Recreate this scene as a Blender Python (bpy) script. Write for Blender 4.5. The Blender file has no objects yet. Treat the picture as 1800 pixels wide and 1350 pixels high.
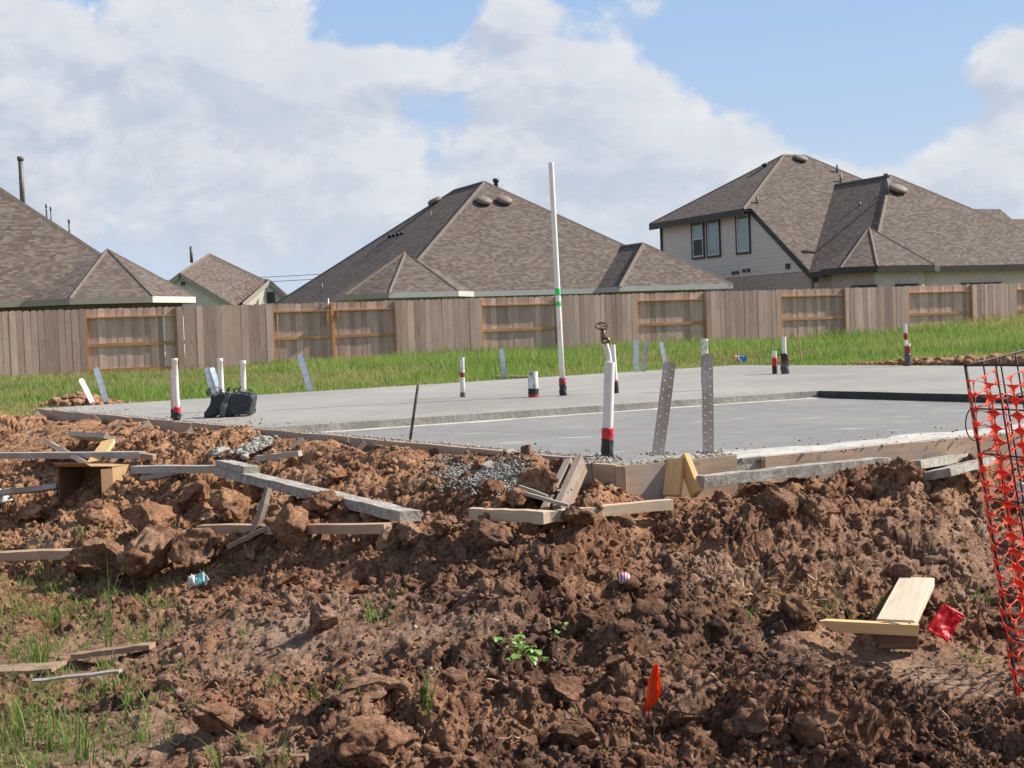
import bpy, bmesh, math, random
import numpy as np
from mathutils import Vector, Matrix
from mathutils.bvhtree import BVHTree
R = math.radians
random.seed(7); rng = np.random.default_rng(7)
scn = bpy.context.scene
col = scn.collection

# ------------------------------------------------------------------ camera
F = 2450.0; PITCH = math.atan(100/F); ROLL = .037; CZ = .65
right0 = Vector((1,0,0)); up0 = Vector((0,math.sin(PITCH),math.cos(PITCH))); fwd = Vector((0,math.cos(PITCH),-math.sin(PITCH)))
CR = right0*math.cos(ROLL)-up0*math.sin(ROLL); CU = up0*math.cos(ROLL)+right0*math.sin(ROLL)
cam = bpy.data.cameras.new('camera'); camo = bpy.data.objects.new('camera', cam); col.objects.link(camo)
m = Matrix((CR, CU, -fwd)).transposed().to_4x4(); m.translation = Vector((0,0,CZ)); camo.matrix_world = m
cam.sensor_width = 36; cam.lens = 36*F/1800; cam.clip_start=.1; cam.clip_end = 3000
scn.camera = camo
CAM = Vector((0,0,CZ))
def ray(px,py):
    return (CR*(px-900) - CU*(py-675) + fwd*F).normalized()
def U(px,py,z=0.0):
    d = ray(px,py); return CAM + d*((z-CZ)/d.z)
def atY(px,py,Y):
    d = ray(px,py); return CAM + d*(Y/d.y)

# ------------------------------------------------------------------ world, sun, exposure
SUN_AZ, SUN_EL = R(15), R(39)
sv = Vector((math.cos(SUN_EL)*math.cos(SUN_AZ), math.cos(SUN_EL)*math.sin(SUN_AZ), math.sin(SUN_EL)))
sun = bpy.data.lights.new('sun','SUN'); sun.energy = 5.0; sun.angle = R(.55); sun.color=(1,.94,.86)
suno = bpy.data.objects.new('sun',sun); col.objects.link(suno); suno.rotation_euler = (-sv).to_track_quat('-Z','Y').to_euler()
scn.view_settings.view_transform='Standard'; scn.view_settings.look='None'; scn.view_settings.gamma=1
scn.view_settings.use_curve_mapping=False; scn.view_settings.exposure = 0.55
world = bpy.data.worlds.new('World'); scn.world = world; world.use_nodes = True

class NT:
    def __init__(s, nt): s.nt = nt
    def n(s, t, **kw):
        nd = s.nt.nodes.new(t)
        for k,v in kw.items():
            if k.startswith('_'): setattr(nd,k[1:],v)
        return nd
    def link(s,a,b): s.nt.links.new(a,b)
    def setin(s, sock, v):
        if hasattr(v,'links') or isinstance(v,bpy.types.NodeSocket): s.link(v,sock)
        else:
            try: sock.default_value = v
            except Exception: sock.default_value = (*v,1)
    def math(s,op,a,b=0.0,c=0.0,clamp=False):
        nd=s.nt.nodes.new('ShaderNodeMath'); nd.operation=op; nd.use_clamp=clamp
        s.setin(nd.inputs[0],a); s.setin(nd.inputs[1],b); s.setin(nd.inputs[2],c); return nd.outputs[0]
    def noise(s,vec,scale,detail=4,rough=.55,dist=0.0,out=0):
        nd=s.nt.nodes.new('ShaderNodeTexNoise'); nd.inputs['Scale'].default_value=scale; nd.inputs['Detail'].default_value=detail
        nd.inputs['Roughness'].default_value=rough; nd.inputs['Distortion'].default_value=dist
        if vec is not None: s.link(vec,nd.inputs['Vector'])
        return nd.outputs[out]
    def mapr(s,v,a,b,c=0.0,d=1.0,smooth=False):
        nd=s.nt.nodes.new('ShaderNodeMapRange'); s.setin(nd.inputs[0],v)
        if smooth: nd.interpolation_type='SMOOTHSTEP'
        for i,x in zip((1,2,3,4),(a,b,c,d)): nd.inputs[i].default_value=x
        return nd.outputs[0]
    def mix(s,f,a,b,mode='MIX'):
        nd=s.nt.nodes.new('ShaderNodeMix'); nd.data_type='RGBA'; nd.blend_type=mode
        s.setin(nd.inputs[0],f)
        for i,v in ((6,a),(7,b)):
            if isinstance(v,bpy.types.NodeSocket): s.link(v,nd.inputs[i])
            else: nd.inputs[i].default_value=(*v[:3],1)
        return nd.outputs[2]
    def ramp(s,f,stops,interp='LINEAR'):
        nd=s.nt.nodes.new('ShaderNodeValToRGB'); s.link(f,nd.inputs[0]); cr=nd.color_ramp; cr.interpolation=interp
        while len(cr.elements)<len(stops): cr.elements.new(.5)
        for e,(p,c) in zip(cr.elements,stops): e.position=p; e.color=(*c[:3],1)
        return nd.outputs[0]
    def scalevec(s,vec,sc):
        nd=s.nt.nodes.new('ShaderNodeMapping'); s.link(vec,nd.inputs['Vector']); nd.inputs['Scale'].default_value=sc; return nd.outputs[0]

# cloud layout, in sky directions (azimuth, elevation)
def skyae(px,py):
    d=ray(px,py); return math.atan2(d.x,d.y), math.asin(d.z)
BL=[(300,90,430,110,.50),(620,130,210,50,.42),(260,300,460,190,.46),(620,330,160,110,.22),(470,20,120,50,.1),(140,20,120,40,-.12),
    (1085,125,85,85,.50),(1180,215,150,75,.45),(1000,240,170,110,.30),(1400,300,170,70,.42),(1060,400,330,110,.35),(1560,350,120,60,.3),(890,25,50,40,.3),(920,120,70,80,.15),
    (1800,120,95,85,.50),(1740,250,120,60,.36),(1660,340,200,60,.34),
    (660,40,120,75,-.42),(770,25,90,70,-.3),(1400,70,270,100,-.62),(1560,190,130,100,-.45),(560,240,60,40,-.15),(750,240,80,110,-.22),(1520,190,120,90,-.3),(1600,20,160,60,-.4),(680,470,200,60,-.1),(250,470,150,50,-.12)]
w = NT(world.node_tree); w.nt.nodes.clear()
grp = bpy.data.node_groups.new('cloud_density','ShaderNodeTree')
grp.interface.new_socket('Vector',in_out='INPUT',socket_type='NodeSocketVector')
grp.interface.new_socket('Density',in_out='OUTPUT',socket_type='NodeSocketFloat')
g=NT(grp); gi=g.n('NodeGroupInput'); go=g.n('NodeGroupOutput')
sp=g.n('ShaderNodeSeparateXYZ'); g.link(gi.outputs[0],sp.inputs[0])
az=g.math('ARCTAN2',sp.outputs[0],sp.outputs[1]); el=g.math('ARCSINE',sp.outputs[2])
vv=g.scalevec(gi.outputs[0],(1,1,1.5))
n1=g.noise(vv,9.0,12,.6,.35); n2=g.noise(vv,34.0,8,.62,.2)
d=g.math('ADD',g.math('MULTIPLY',g.math('SUBTRACT',n1,.5),1.75),g.math('MULTIPLY',g.math('SUBTRACT',n2,.5),.45))
for (px,py,rx,ry,amp) in BL:
    a0,e0=skyae(px,py)
    x=g.math('MULTIPLY',g.math('SUBTRACT',az,a0),F/rx); y=g.math('MULTIPLY',g.math('SUBTRACT',el,e0),F/ry)
    q=g.math('ADD',g.math('MULTIPLY',x,x),g.math('MULTIPLY',y,y))
    e=g.math('EXPONENT',g.math('MULTIPLY',q,-1.0))
    d=g.math('MULTIPLY_ADD',e,amp,d)
g.link(d,go.inputs[0])
tc=w.n('ShaderNodeTexCoord')
sky=w.n('ShaderNodeTexSky'); sky.sky_type='NISHITA'; sky.sun_disc=False; sky.sun_elevation=SUN_EL; sky.sun_rotation=R(75)
sky.air_density=1.0; sky.dust_density=1.5; sky.ozone_density=2.0; sky.altitude=20
def dens(off):
    va=w.n('ShaderNodeVectorMath'); va.operation='ADD'; w.link(tc.outputs['Generated'],va.inputs[0]); va.inputs[1].default_value=off
    gn=w.n('ShaderNodeGroup'); gn.node_tree=grp; w.link(va.outputs[0],gn.inputs[0]); return gn.outputs[0]
d0=dens((0,0,0)); d1=dens((.012,0,.016))
sz=w.n('ShaderNodeSeparateXYZ'); w.link(tc.outputs['Generated'],sz.inputs[0])
cover=w.mapr(d0,-.03,.27,0,1,True)
lit=w.mapr(w.math('SUBTRACT',d0,d1),-.15,.17,0,1)
thick=w.mapr(d0,.15,.8,0,1)
nb=w.noise(w.scalevec(tc.outputs['Generated'],(1,1,1.7)),22.0,8,.6,.4)
lit=w.math('ADD',w.math('MULTIPLY',lit,.62),w.math('MULTIPLY',w.mapr(nb,.36,.64),.38))
ccol=w.mix(lit,(4.7,5.2,6.2),(7.8,7.8,7.85))
ccol=w.mix(w.math('MULTIPLY',thick,.4),ccol,(5.6,6.0,6.7))
blue=w.mix(w.mapr(sz.outputs[2],0,.23),(5.7,6.6,7.9),(3.5,5.2,7.9))
blue=w.mix(.12,blue,sky.outputs[0])
# horizon haze veil
veil=w.mapr(sz.outputs[2],0.0,.13,.45,0)
skyc=w.mix(w.math('MULTIPLY',cover,.88),blue,ccol)
skyc=w.mix(veil,skyc,(6.0,6.7,7.6))
# straight up and behind: the plain sky with the same clouds thinning out
up=w.mapr(sz.outputs[2],.3,.75,0,1)
skyc=w.mix(up,skyc,w.mix(w.math('MULTIPLY',cover,.75),sky.outputs[0],ccol))
lowd=w.mapr(sz.outputs[2],-.12,-.02,0,1)
skyc=w.mix(lowd,(2.2,1.9,1.6),skyc)
bg=w.n('ShaderNodeBackground'); w.link(skyc,bg.inputs[0]); bg.inputs[1].default_value=.076
wo=w.n('ShaderNodeOutputWorld'); w.link(bg.outputs[0],wo.inputs[0])

# ------------------------------------------------------------------ materials
MATS={}
def mat(name, base=(.5,.5,.5), rough=.8, metal=0.0, fn=None, spec=None):
    if name in MATS: return MATS[name]
    mt=bpy.data.materials.new(name); mt.use_nodes=True; t=NT(mt.node_tree); b=mt.node_tree.nodes['Principled BSDF']
    b.inputs['Base Color'].default_value=(*base,1); b.inputs['Roughness'].default_value=rough; b.inputs['Metallic'].default_value=metal
    if spec is not None: b.inputs['Specular IOR Level'].default_value=spec
    if fn: fn(t,b)
    MATS[name]=mt; return mt
def bump(t,b,h,strength=.5,dist=.01):
    nd=t.n('ShaderNodeBump'); nd.inputs['Strength'].default_value=strength; nd.inputs['Distance'].default_value=dist
    t.link(h,nd.inputs['Height']); t.link(nd.outputs[0],b.inputs['Normal'])
def obco(t,uv=False):
    c=t.n('ShaderNodeTexCoord'); return c.outputs['UV'] if uv else c.outputs['Object']
def geopos(t):
    return t.n('ShaderNodeNewGeometry').outputs['Position']
def simple(name,c,rough=.7,var=.25,scale=8,metal=0.0,bs=.2,bd=.004,spec=None,stretch=(1,1,1)):
    def fn(t,b):
        v=t.scalevec(obco(t),stretch)
        n=t.noise(v,scale,5); n2=t.noise(v,scale*6,4)
        f=t.mapr(t.math('ADD',n,t.math('MULTIPLY',n2,.5)),.5,1.0)
        lo=tuple(x*(1-var) for x in c); hi=tuple(min(1,x*(1+var*.6)) for x in c)
        t.link(t.mix(f,lo,hi),b.inputs['Base Color']); bump(t,b,n2,bs,bd)
    return mat(name,c,rough,metal,fn,spec)
def wood(name,c1,c2,grain=14,rough=.8,knots=True,randv=.25,stain=None):
    def fn(t,b):
        oi=t.n('ShaderNodeObjectInfo'); v=obco(t)
        va=t.n('ShaderNodeVectorMath'); va.operation='ADD'; t.link(v,va.inputs[0])
        cb=t.n('ShaderNodeCombineXYZ'); t.link(t.math('MULTIPLY',oi.outputs['Random'],37.0),cb.inputs[0]); t.link(t.math('MULTIPLY',oi.outputs['Random'],91.0),cb.inputs[1]); t.link(cb.outputs[0],va.inputs[1])
        v=va.outputs[0]
        gv=t.scalevec(v,(.35,6,6)); gn=t.noise(gv,grain,6,.65,.6); bn=t.noise(t.scalevec(v,(.6,3,3)),1.6,3)
        f=t.mapr(t.math('ADD',t.math('MULTIPLY',gn,.6),t.math('MULTIPLY',bn,.4)),.34,.66)
        c=t.mix(f,c1,c2)
        rv=t.mapr(oi.outputs['Random'],0,1,1-randv,1+randv*.6)
        mx=t.n('ShaderNodeVectorMath'); mx.operation='SCALE'; t.link(c,mx.inputs[0]); t.link(rv,mx.inputs['Scale']); c=mx.outputs[0]
        if knots:
            vo=t.n('ShaderNodeTexVoronoi'); vo.inputs['Scale'].default_value=3.0; t.link(t.scalevec(v,(1,3.0,3.0)),vo.inputs['Vector'])
            k=t.mapr(vo.outputs['Distance'],.05,.11,.75,0)
            c=t.mix(k,c,tuple(x*.35 for x in c1))
        if stain:
            sn=t.noise(v,3.0,5,.6); c=t.mix(t.mapr(sn,.5,.62,0,.8),c,stain)
        t.link(c,b.inputs['Base Color']); bump(t,b,gn,.35,.003)
    return mat(name,c1,rough,0,fn,.3)

M_picket=wood('weathered_cedar',(.43,.285,.225),(.67,.485,.39),grain=10,randv=.32)
M_rail=wood('fresh_cedar_rail',(.40,.20,.09),(.60,.34,.16),grain=10,randv=.15)
M_pine=wood('pine_board',(.50,.37,.24),(.70,.56,.39),grain=12,randv=.1,stain=(.46,.36,.27))
M_form=wood('form_board',(.34,.235,.165),(.52,.38,.27),grain=10,randv=.12,stain=(.34,.30,.26))
M_grey=wood('weathered_grey_board',(.27,.23,.19),(.46,.405,.34),grain=12,randv=.2,stain=(.42,.41,.39))
M_tan=wood('tan_board',(.34,.22,.14),(.52,.37,.25),grain=12,randv=.2,stain=(.28,.17,.11))
M_shadewood=wood('shade_dark_board',(.10,.06,.04),(.20,.13,.085),grain=12,randv=0)  # wood darkened to paint the shadow on the cross piece
M_mudwood=wood('mud_stained_board',(.26,.165,.105),(.44,.31,.21),grain=12,randv=.2,stain=(.24,.145,.095))
M_stepshade=simple('step_shade_black',(.045,.042,.036),.7,.4,9)  # near-black colour for the painted shade on the step
M_palepine=wood('pale_weathered_pine',(.50,.42,.30),(.72,.63,.49),grain=9,randv=.05,stain=(.60,.51,.39))
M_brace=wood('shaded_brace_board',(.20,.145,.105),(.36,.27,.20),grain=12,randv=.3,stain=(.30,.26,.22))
M_yellow=wood('yellow_pine_brace',(.62,.38,.15),(.76,.52,.26),grain=10,randv=.1)
def fcrust(t,b):
    v=obco(t); n=t.noise(v,18,8,.7); n2=t.noise(v,70,4,.7)
    c=t.ramp(n,[(.3,(.20,.18,.15)),(.5,(.39,.36,.31)),(.7,(.58,.54,.48))]); t.link(c,b.inputs['Base Color'])
    bump(t,b,t.math('ADD',n,t.math('MULTIPLY',n2,.5)),.9,.02)
M_crust=mat('concrete_crust',rough=.95,fn=fcrust,spec=.2)
def fslab(base,streak,rlo,rhi):
    def fn(t,b):
        v=geopos(t)
        big=t.noise(v,.45,5,.6,.4); 
        mp=t.n('ShaderNodeMapping'); t.link(v,mp.inputs['Vector']); mp.inputs['Rotation'].default_value=(0,0,R(-25)); mp.inputs['Scale'].default_value=(1,4,1)
        st=t.noise(mp.outputs[0],1.3,6,.6,.5); fine=t.noise(v,60,4,.6); med=t.noise(v,5,6,.65,.3)
        f=t.mapr(t.math('ADD',t.math('MULTIPLY',big,.6),t.math('MULTIPLY',med,.4)),.36,.64)
        c=t.mix(f,tuple(x*.76 for x in base),tuple(x*1.2 for x in base))
        mp2=t.n('ShaderNodeMapping'); t.link(v,mp2.inputs['Vector']); mp2.inputs['Rotation'].default_value=(0,0,R(-8)); mp2.inputs['Scale'].default_value=(.9,5,1)
        st2=t.noise(mp2.outputs[0],2.6,2,.5,.2)
        c=t.mix(t.mapr(st2,.66,.74,0,streak),c,(.62,.60,.55))
        c=t.mix(t.mapr(st,.5,.72,0,.35),c,tuple(x*.72 for x in base))
        mud=t.noise(v,1.7,7,.7,.6); c=t.mix(t.mapr(mud,.63,.72,0,.3),c,(.40,.31,.23))
        c=t.mix(t.mapr(fine,.4,.7,0,.18),c,(.5,.49,.46))
        sp_=t.n('ShaderNodeTexVoronoi'); sp_.inputs['Scale'].default_value=2.3; t.link(v,sp_.inputs['Vector'])
        c=t.mix(t.mapr(sp_.outputs['Distance'],.02,.035,.7,0),c,(.08,.07,.06))
        t.link(c,b.inputs['Base Color'])
        t.link(t.mapr(t.math('ADD',t.math('MULTIPLY',st,.5),t.math('MULTIPLY',med,.5)),.3,.7,rlo,rhi),b.inputs['Roughness'])
        bump(t,b,t.math('ADD',med,t.math('MULTIPLY',fine,.15)),.12,.01)
    return fn
M_slab=mat('slab_concrete',fn=fslab((.305,.283,.248),.2,.48,.7),spec=.3)
M_slab2=mat('lower_slab_concrete',fn=fslab((.225,.212,.188),.85,.40,.62),spec=.35)
M_edge=simple('raw_concrete_edge',(.37,.345,.295),.9,.28,5,bs=.5,bd=.012)
M_pale=simple('pale_edge_laitance',(.50,.475,.42),.85,.35,7,bs=.4,bd=.008)

def fsoil(t,b):
    at=t.n('ShaderNodeAttribute'); at.attribute_name='tint'; sp=t.n('ShaderNodeSeparateColor'); t.link(at.outputs['Color'],sp.inputs[0])
    v=geopos(t)
    n=t.noise(v,7,8,.68,.3); n2=t.noise(v,55,7,.72); n3=t.noise(v,1.6,5,.6,.4); n4=t.noise(v,190,4,.7)
    f=t.mapr(t.math('ADD',t.math('MULTIPLY',n,.5),t.math('MULTIPLY',n2,.5)),.42,.60)
    brown=t.mix(f,(.128,.054,.031),(.56,.305,.18))
    orange=t.mix(f,(.22,.093,.045),(.74,.43,.235))
    dark=t.mix(f,(.05,.027,.019),(.29,.16,.103))
    sand=t.mix(f,(.25,.152,.10),(.60,.42,.30))
    c=t.mix(sp.outputs[0],brown,orange); c=t.mix(sp.outputs[1],c,dark); c=t.mix(sp.outputs[2],c,sand)
    rf=t.mapr(n3,.57,.68,0,.55); c=t.mix(t.math('MULTIPLY',rf,t.mapr(n2,.4,.6)),c,(.36,.135,.065))
    # pale grit
    vo=t.n('ShaderNodeTexVoronoi'); vo.inputs['Scale'].default_value=38; t.link(v,vo.inputs['Vector'])
    cs=t.n('ShaderNodeSeparateColor'); t.link(vo.outputs['Color'],cs.inputs[0])
    gr=t.math('MULTIPLY',t.mapr(vo.outputs['Distance'],.16,.24,1,0),t.mapr(cs.outputs[0],.86,.87,0,1))
    c=t.mix(t.math('MULTIPLY',gr,.65),c,(.62,.47,.34))
    t.link(c,b.inputs['Base Color'])
    bump(t,b,t.math('ADD',t.math('ADD',t.math('MULTIPLY',n,.6),n2),t.math('MULTIPLY',n4,.6)),1.0,.022)
M_soil=mat('clay_soil',rough=.96,fn=fsoil,spec=.15)
def fturf(t,b):
    v=geopos(t); n=t.noise(v,.6,5,.6,.4); n2=t.noise(v,14,6,.7)
    c=t.mix(t.mapr(n2,.35,.65),(.10,.12,.035),(.20,.21,.07)); c=t.mix(t.mapr(n,.5,.68,0,.65),c,(.21,.14,.07))
    t.link(c,b.inputs['Base Color']); bump(t,b,n2,.6,.05)
M_turf=mat('turf_ground',rough=.95,fn=fturf,spec=.1)
def fblade(t,b):
    at=t.n('ShaderNodeAttribute'); at.attribute_name='tint'
    t.link(at.outputs['Color'],b.inputs['Base Color'])
    tr=t.n('ShaderNodeBsdfTranslucent'); t.link(at.outputs['Color'],tr.inputs[0])
    ms=t.n('ShaderNodeMixShader'); ms.inputs[0].default_value=.45; t.link(b.outputs[0],ms.inputs[1]); t.link(tr.outputs[0],ms.inputs[2])
    o=[x for x in t.nt.nodes if x.type=='OUTPUT_MATERIAL'][0]; t.link(ms.outputs[0],o.inputs[0])
M_blade=mat('grass_blades',rough=.55,fn=fblade,spec=.3)

def froof(t,b):
    uv=t.n('ShaderNodeUVMap').outputs[0]; sp=t.n('ShaderNodeSeparateXYZ'); t.link(uv,sp.inputs[0])
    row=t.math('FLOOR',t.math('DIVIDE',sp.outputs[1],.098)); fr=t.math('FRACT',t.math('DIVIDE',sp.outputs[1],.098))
    wn=t.n('ShaderNodeTexWhiteNoise'); wn.noise_dimensions='1D'; t.link(row,wn.inputs['W'])
    u=t.math('ADD',t.math('DIVIDE',sp.outputs[0],.165),t.math('MULTIPLY',wn.outputs[0],17.0))
    colm=t.math('FLOOR',u)
    cb=t.n('ShaderNodeCombineXYZ'); t.link(row,cb.inputs[1]); t.link(colm,cb.inputs[0])
    w2=t.n('ShaderNodeTexWhiteNoise'); w2.noise_dimensions='2D'; t.link(cb.outputs[0],w2.inputs['Vector'])
    c=t.ramp(w2.outputs[0],[(0,(.100,.075,.064)),(.22,(.125,.092,.077)),(.42,(.145,.115,.098)),(.58,(.165,.133,.111)),(.75,(.205,.163,.130)),(.9,(.142,.128,.120))],'CONSTANT')
    n=t.noise(uv,40,4,.7); c=t.mix(t.mapr(n,.35,.65,0,.35),c,(.12,.09,.075))
    big=t.noise(uv,.5,4,.6); c=t.mix(t.mapr(big,.4,.7,0,.10),c,(.19,.155,.13))
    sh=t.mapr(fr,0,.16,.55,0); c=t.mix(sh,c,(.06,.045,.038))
    t.link(c,b.inputs['Base Color']); bump(t,b,t.math('ADD',t.math('SUBTRACT',1.0,fr),t.math('MULTIPLY',n,.4)),.5,.02)
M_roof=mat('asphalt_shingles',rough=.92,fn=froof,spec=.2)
M_ridge=simple('ridge_cap_shingle',(.175,.138,.11),.95,.3,4)
def fbrick(c1,c2,mort):
    def fn(t,b):
        uv=t.n('ShaderNodeUVMap').outputs[0]
        br=t.n('ShaderNodeTexBrick'); t.link(uv,br.inputs['Vector']); br.inputs['Color1'].default_value=(*c1,1); br.inputs['Color2'].default_value=(*c2,1); br.inputs['Mortar'].default_value=(*mort,1)
        br.inputs['Scale'].default_value=1; br.inputs['Brick Width'].default_value=.3; br.inputs['Row Height'].default_value=.092; br.inputs['Mortar Size'].default_value=.011
        n=t.noise(uv,9,4,.6); c=t.mix(t.mapr(n,.35,.65,0,.35),br.outputs[0],tuple(x*.7 for x in c1))
        t.link(c,b.inputs['Base Color']); bump(t,b,br.outputs['Fac'],-.4,.01)
    return fn
M_brick_pink=mat('pinkish_brick',rough=.9,fn=fbrick((.42,.31,.26),(.52,.40,.34),(.52,.45,.40)))
M_brick_cream=mat('cream_brick',rough=.9,fn=fbrick((.58,.50,.41),(.68,.60,.50),(.62,.58,.52)))
M_siding=simple('greige_siding',(.66,.59,.53),.7,.06,2,bs=.1)
M_olive=simple('olive_wall',(.155,.135,.095),.8,.15,3)
M_sage=simple('sage_wall',(.33,.34,.27),.8,.12,3)
M_cream=simple('cream_siding',(.62,.59,.50),.7,.08,3)
M_trimdark=simple('dark_trim',(.045,.038,.033),.6,.2,3)
M_trimtan=simple('tan_trim',(.38,.33,.27),.6,.12,3)
M_trimgrey=simple('grey_trim',(.50,.49,.46),.6,.1,3)
M_white=simple('white_window_frame',(.58,.58,.55),.5,.08,3)
def fglass(t,b):
    v=obco(t); n=t.noise(v,.8,2); t.link(t.mix(n,(.12,.19,.18),(.24,.36,.335)),b.inputs['Base Color'])
M_glass=mat('window_glass',rough=.08,fn=fglass,spec=.8)
M_screen=simple('dark_window_screen',(.035,.04,.045),.6,.2,6)
M_black=simple('black_plastic',(.018,.018,.02),.4,.5,30,bs=.6,bd=.006)
M_flue=simple('grey_flue_metal',(.16,.145,.135),.55,.2,5,metal=.2)
M_vent=simple('tan_roof_vent',(.21,.17,.135),.7,.15,5)
def fpvc(t,b):
    v=obco(t); n=t.noise(v,6,7,.7,.5); n2=t.noise(t.scalevec(v,(1,1,.35)),22,6,.75)
    s=t.math('MULTIPLY',t.mapr(n,.54,.66,0,1),t.mapr(n2,.42,.6,0,1))
    c=t.mix(t.math('MULTIPLY',s,.85),(.80,.755,.70),(.33,.25,.19))
    t.link(c,b.inputs['Base Color'])
M_pvc=mat('white_pvc',rough=.45,fn=fpvc,spec=.4)
def fpvc2(t,b):
    v=obco(t); n=t.noise(t.scalevec(v,(1,1,.35)),25,7,.75,.4); c=t.mix(t.mapr(n,.5,.62,0,.85),(.76,.73,.68),(.12,.10,.09)); t.link(c,b.inputs['Base Color'])
M_pvc_dirty=mat('dirty_white_pvc',rough=.6,fn=fpvc2,spec=.3)
M_pink=simple('pinkish_pipe',(.66,.46,.42),.5,.15,10)
M_red=simple('red_tape',(.62,.025,.03),.45,.3,20,bs=.7,bd=.004)
M_redold=simple('faded_red_tape',(.36,.035,.035),.6,.5,40,bs=.7,bd=.004)
M_blacktape=simple('black_tape',(.022,.024,.026),.5,.5,25,bs=.8,bd=.006)
M_greytape=simple('grey_sleeve',(.10,.105,.105),.5,.5,20,bs=.8,bd=.005)
M_green=simple('green_tape',(.05,.62,.12),.5,.1,10)
M_bronze=simple('brass_valve',(.28,.17,.08),.4,.4,30,metal=.6)
def fgalv(t,b):
    v=obco(t); n=t.noise(v,14,6,.7); c=t.mix(t.mapr(n,.4,.6),(.46,.50,.56),(.66,.69,.74))
    t.link(c,b.inputs['Base Color'])
M_galv=mat('galvanised_strap',rough=.38,metal=.75,fn=fgalv)
def fgalv2(t,b):
    v=obco(t); n=t.noise(t.scalevec(v,(1,1,.6)),7,6,.7); c=t.mix(t.mapr(n,.42,.58),(.58,.55,.51),(.42,.31,.24)); t.link(c,b.inputs['Base Color'])
    t.link(t.mapr(n,.4,.6,.75,.15),b.inputs['Metallic'])
M_galvrust=mat('muddy_galvanised_strap',rough=.55,fn=fgalv2)
M_hole=simple('strap_hole',(.62,.60,.56),.7,.1,5)
M_rebar=simple('rusty_rebar',(.10,.07,.055),.8,.5,30,bs=.8)
M_wire=simple('rusty_black_wire',(.045,.022,.018),.7,.6,20)
def fnet(t,b):
    tr=t.n('ShaderNodeBsdfTranslucent'); tr.inputs[0].default_value=(.85,.06,.015,1)
    ms=t.n('ShaderNodeMixShader'); ms.inputs[0].default_value=.4; t.link(b.outputs[0],ms.inputs[1]); t.link(tr.outputs[0],ms.inputs[2])
    o=[x for x in t.nt.nodes if x.type=='OUTPUT_MATERIAL'][0]; t.link(ms.outputs[0],o.inputs[0])
M_net=mat('orange_red_plastic_net',(.88,.085,.028),.5,fn=fnet)
def fvinyl(c):
    def fn(t,b):
        tr=t.n('ShaderNodeBsdfTranslucent'); tr.inputs[0].default_value=(*c,1)
        ms=t.n('ShaderNodeMixShader'); ms.inputs[0].default_value=.45; t.link(b.outputs[0],ms.inputs[1]); t.link(tr.outputs[0],ms.inputs[2])
        o=[x for x in t.nt.nodes if x.type=='OUTPUT_MATERIAL'][0]; t.link(ms.outputs[0],o.inputs[0])
        bump(t,b,t.noise(obco(t),30,4),.4,.004)
    return fn
M_flagred=mat('red_vinyl_flag',(.72,.015,.03),.4,fn=fvinyl((.85,.02,.05)))
M_flagorange=mat('orange_vinyl_flag',(.92,.10,.01),.4,fn=fvinyl((1,.14,.01)))
M_ink=mat('faded_print',(.30,.01,.015),.6)
M_cardboard=wood('cardboard',(.42,.26,.13),(.52,.34,.18),grain=5,randv=0,knots=False)
M_cardin=wood('cardboard_inside',(.15,.08,.035),(.20,.115,.055),grain=5,randv=0,knots=False)  # darker copy of the cardboard, shade inside the box put into the colour
M_paper=simple('white_paper',(.80,.78,.76),.7,.08,10)
M_teal=simple('teal_wrapper',(.25,.60,.56),.35,.3,30)
M_clear=simple('cloudy_plastic_wrapper',(.62,.60,.55),.25,.2,30)
def fstripe(t,b):
    wv=t.n('ShaderNodeTexWave'); wv.inputs['Scale'].default_value=26; wv.inputs['Distortion'].default_value=2; t.link(obco(t),wv.inputs['Vector'])
    t.link(t.mix(t.mapr(wv.outputs['Fac'],.45,.6),(.34,.05,.16),(.75,.60,.62)),b.inputs['Base Color'])
M_purple=mat('purple_striped_wrapper',rough=.6,fn=fstripe)
M_yellowcup=simple('yellow_cup',(.72,.62,.22),.5,.15,10)
M_bagblue=simple('blue_print_bag',(.12,.28,.62),.35,.3,20)
M_bagorange=simple('orange_print_bag',(.80,.30,.12),.35,.3,20)
M_bagwhite=simple('white_print_bag',(.72,.72,.74),.35,.1,20)
def fleaf(t,b):
    n=t.noise(obco(t),20,3); c=t.mix(n,(.10,.22,.03),(.24,.40,.08)); t.link(c,b.inputs['Base Color'])
M_straw=simple('dry_straw',(.50,.36,.22),.8,.4,40)
M_leaf=mat('weed_leaf',rough=.5,fn=fleaf)

# ------------------------------------------------------------------ object helpers
def link(o,parent=None):
    col.objects.link(o)
    if parent: o.parent=parent
    return o
def tag(o,label=None,cat=None,group=None,kind=None):
    if label: o['label']=label
    if cat: o['category']=cat
    if group: o['group']=group
    if kind: o['kind']=kind
    return o
def empty(name,loc=(0,0,0),rz=0,**kw):
    o=bpy.data.objects.new(name,None); link(o); o.location=loc; o.rotation_euler=(0,0,rz); o.empty_display_size=.1; tag(o,**kw); return o
def mesh_obj(name,verts,faces,mt,parent=None,smooth=False,loc=None,uvs=None,mats=None,fm=None):
    me=bpy.data.meshes.new(name); me.from_pydata([tuple(v) for v in verts],[],faces)
    me.materials.append(mt)
    for x in (mats or []): me.materials.append(x)
    if fm is not None: me.polygons.foreach_set('material_index',fm)
    if smooth: me.polygons.foreach_set('use_smooth',[True]*len(me.polygons))
    me.update()
    o=bpy.data.objects.new(name,me); link(o,parent)
    if loc is not None: o.location=loc
    return o
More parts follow.
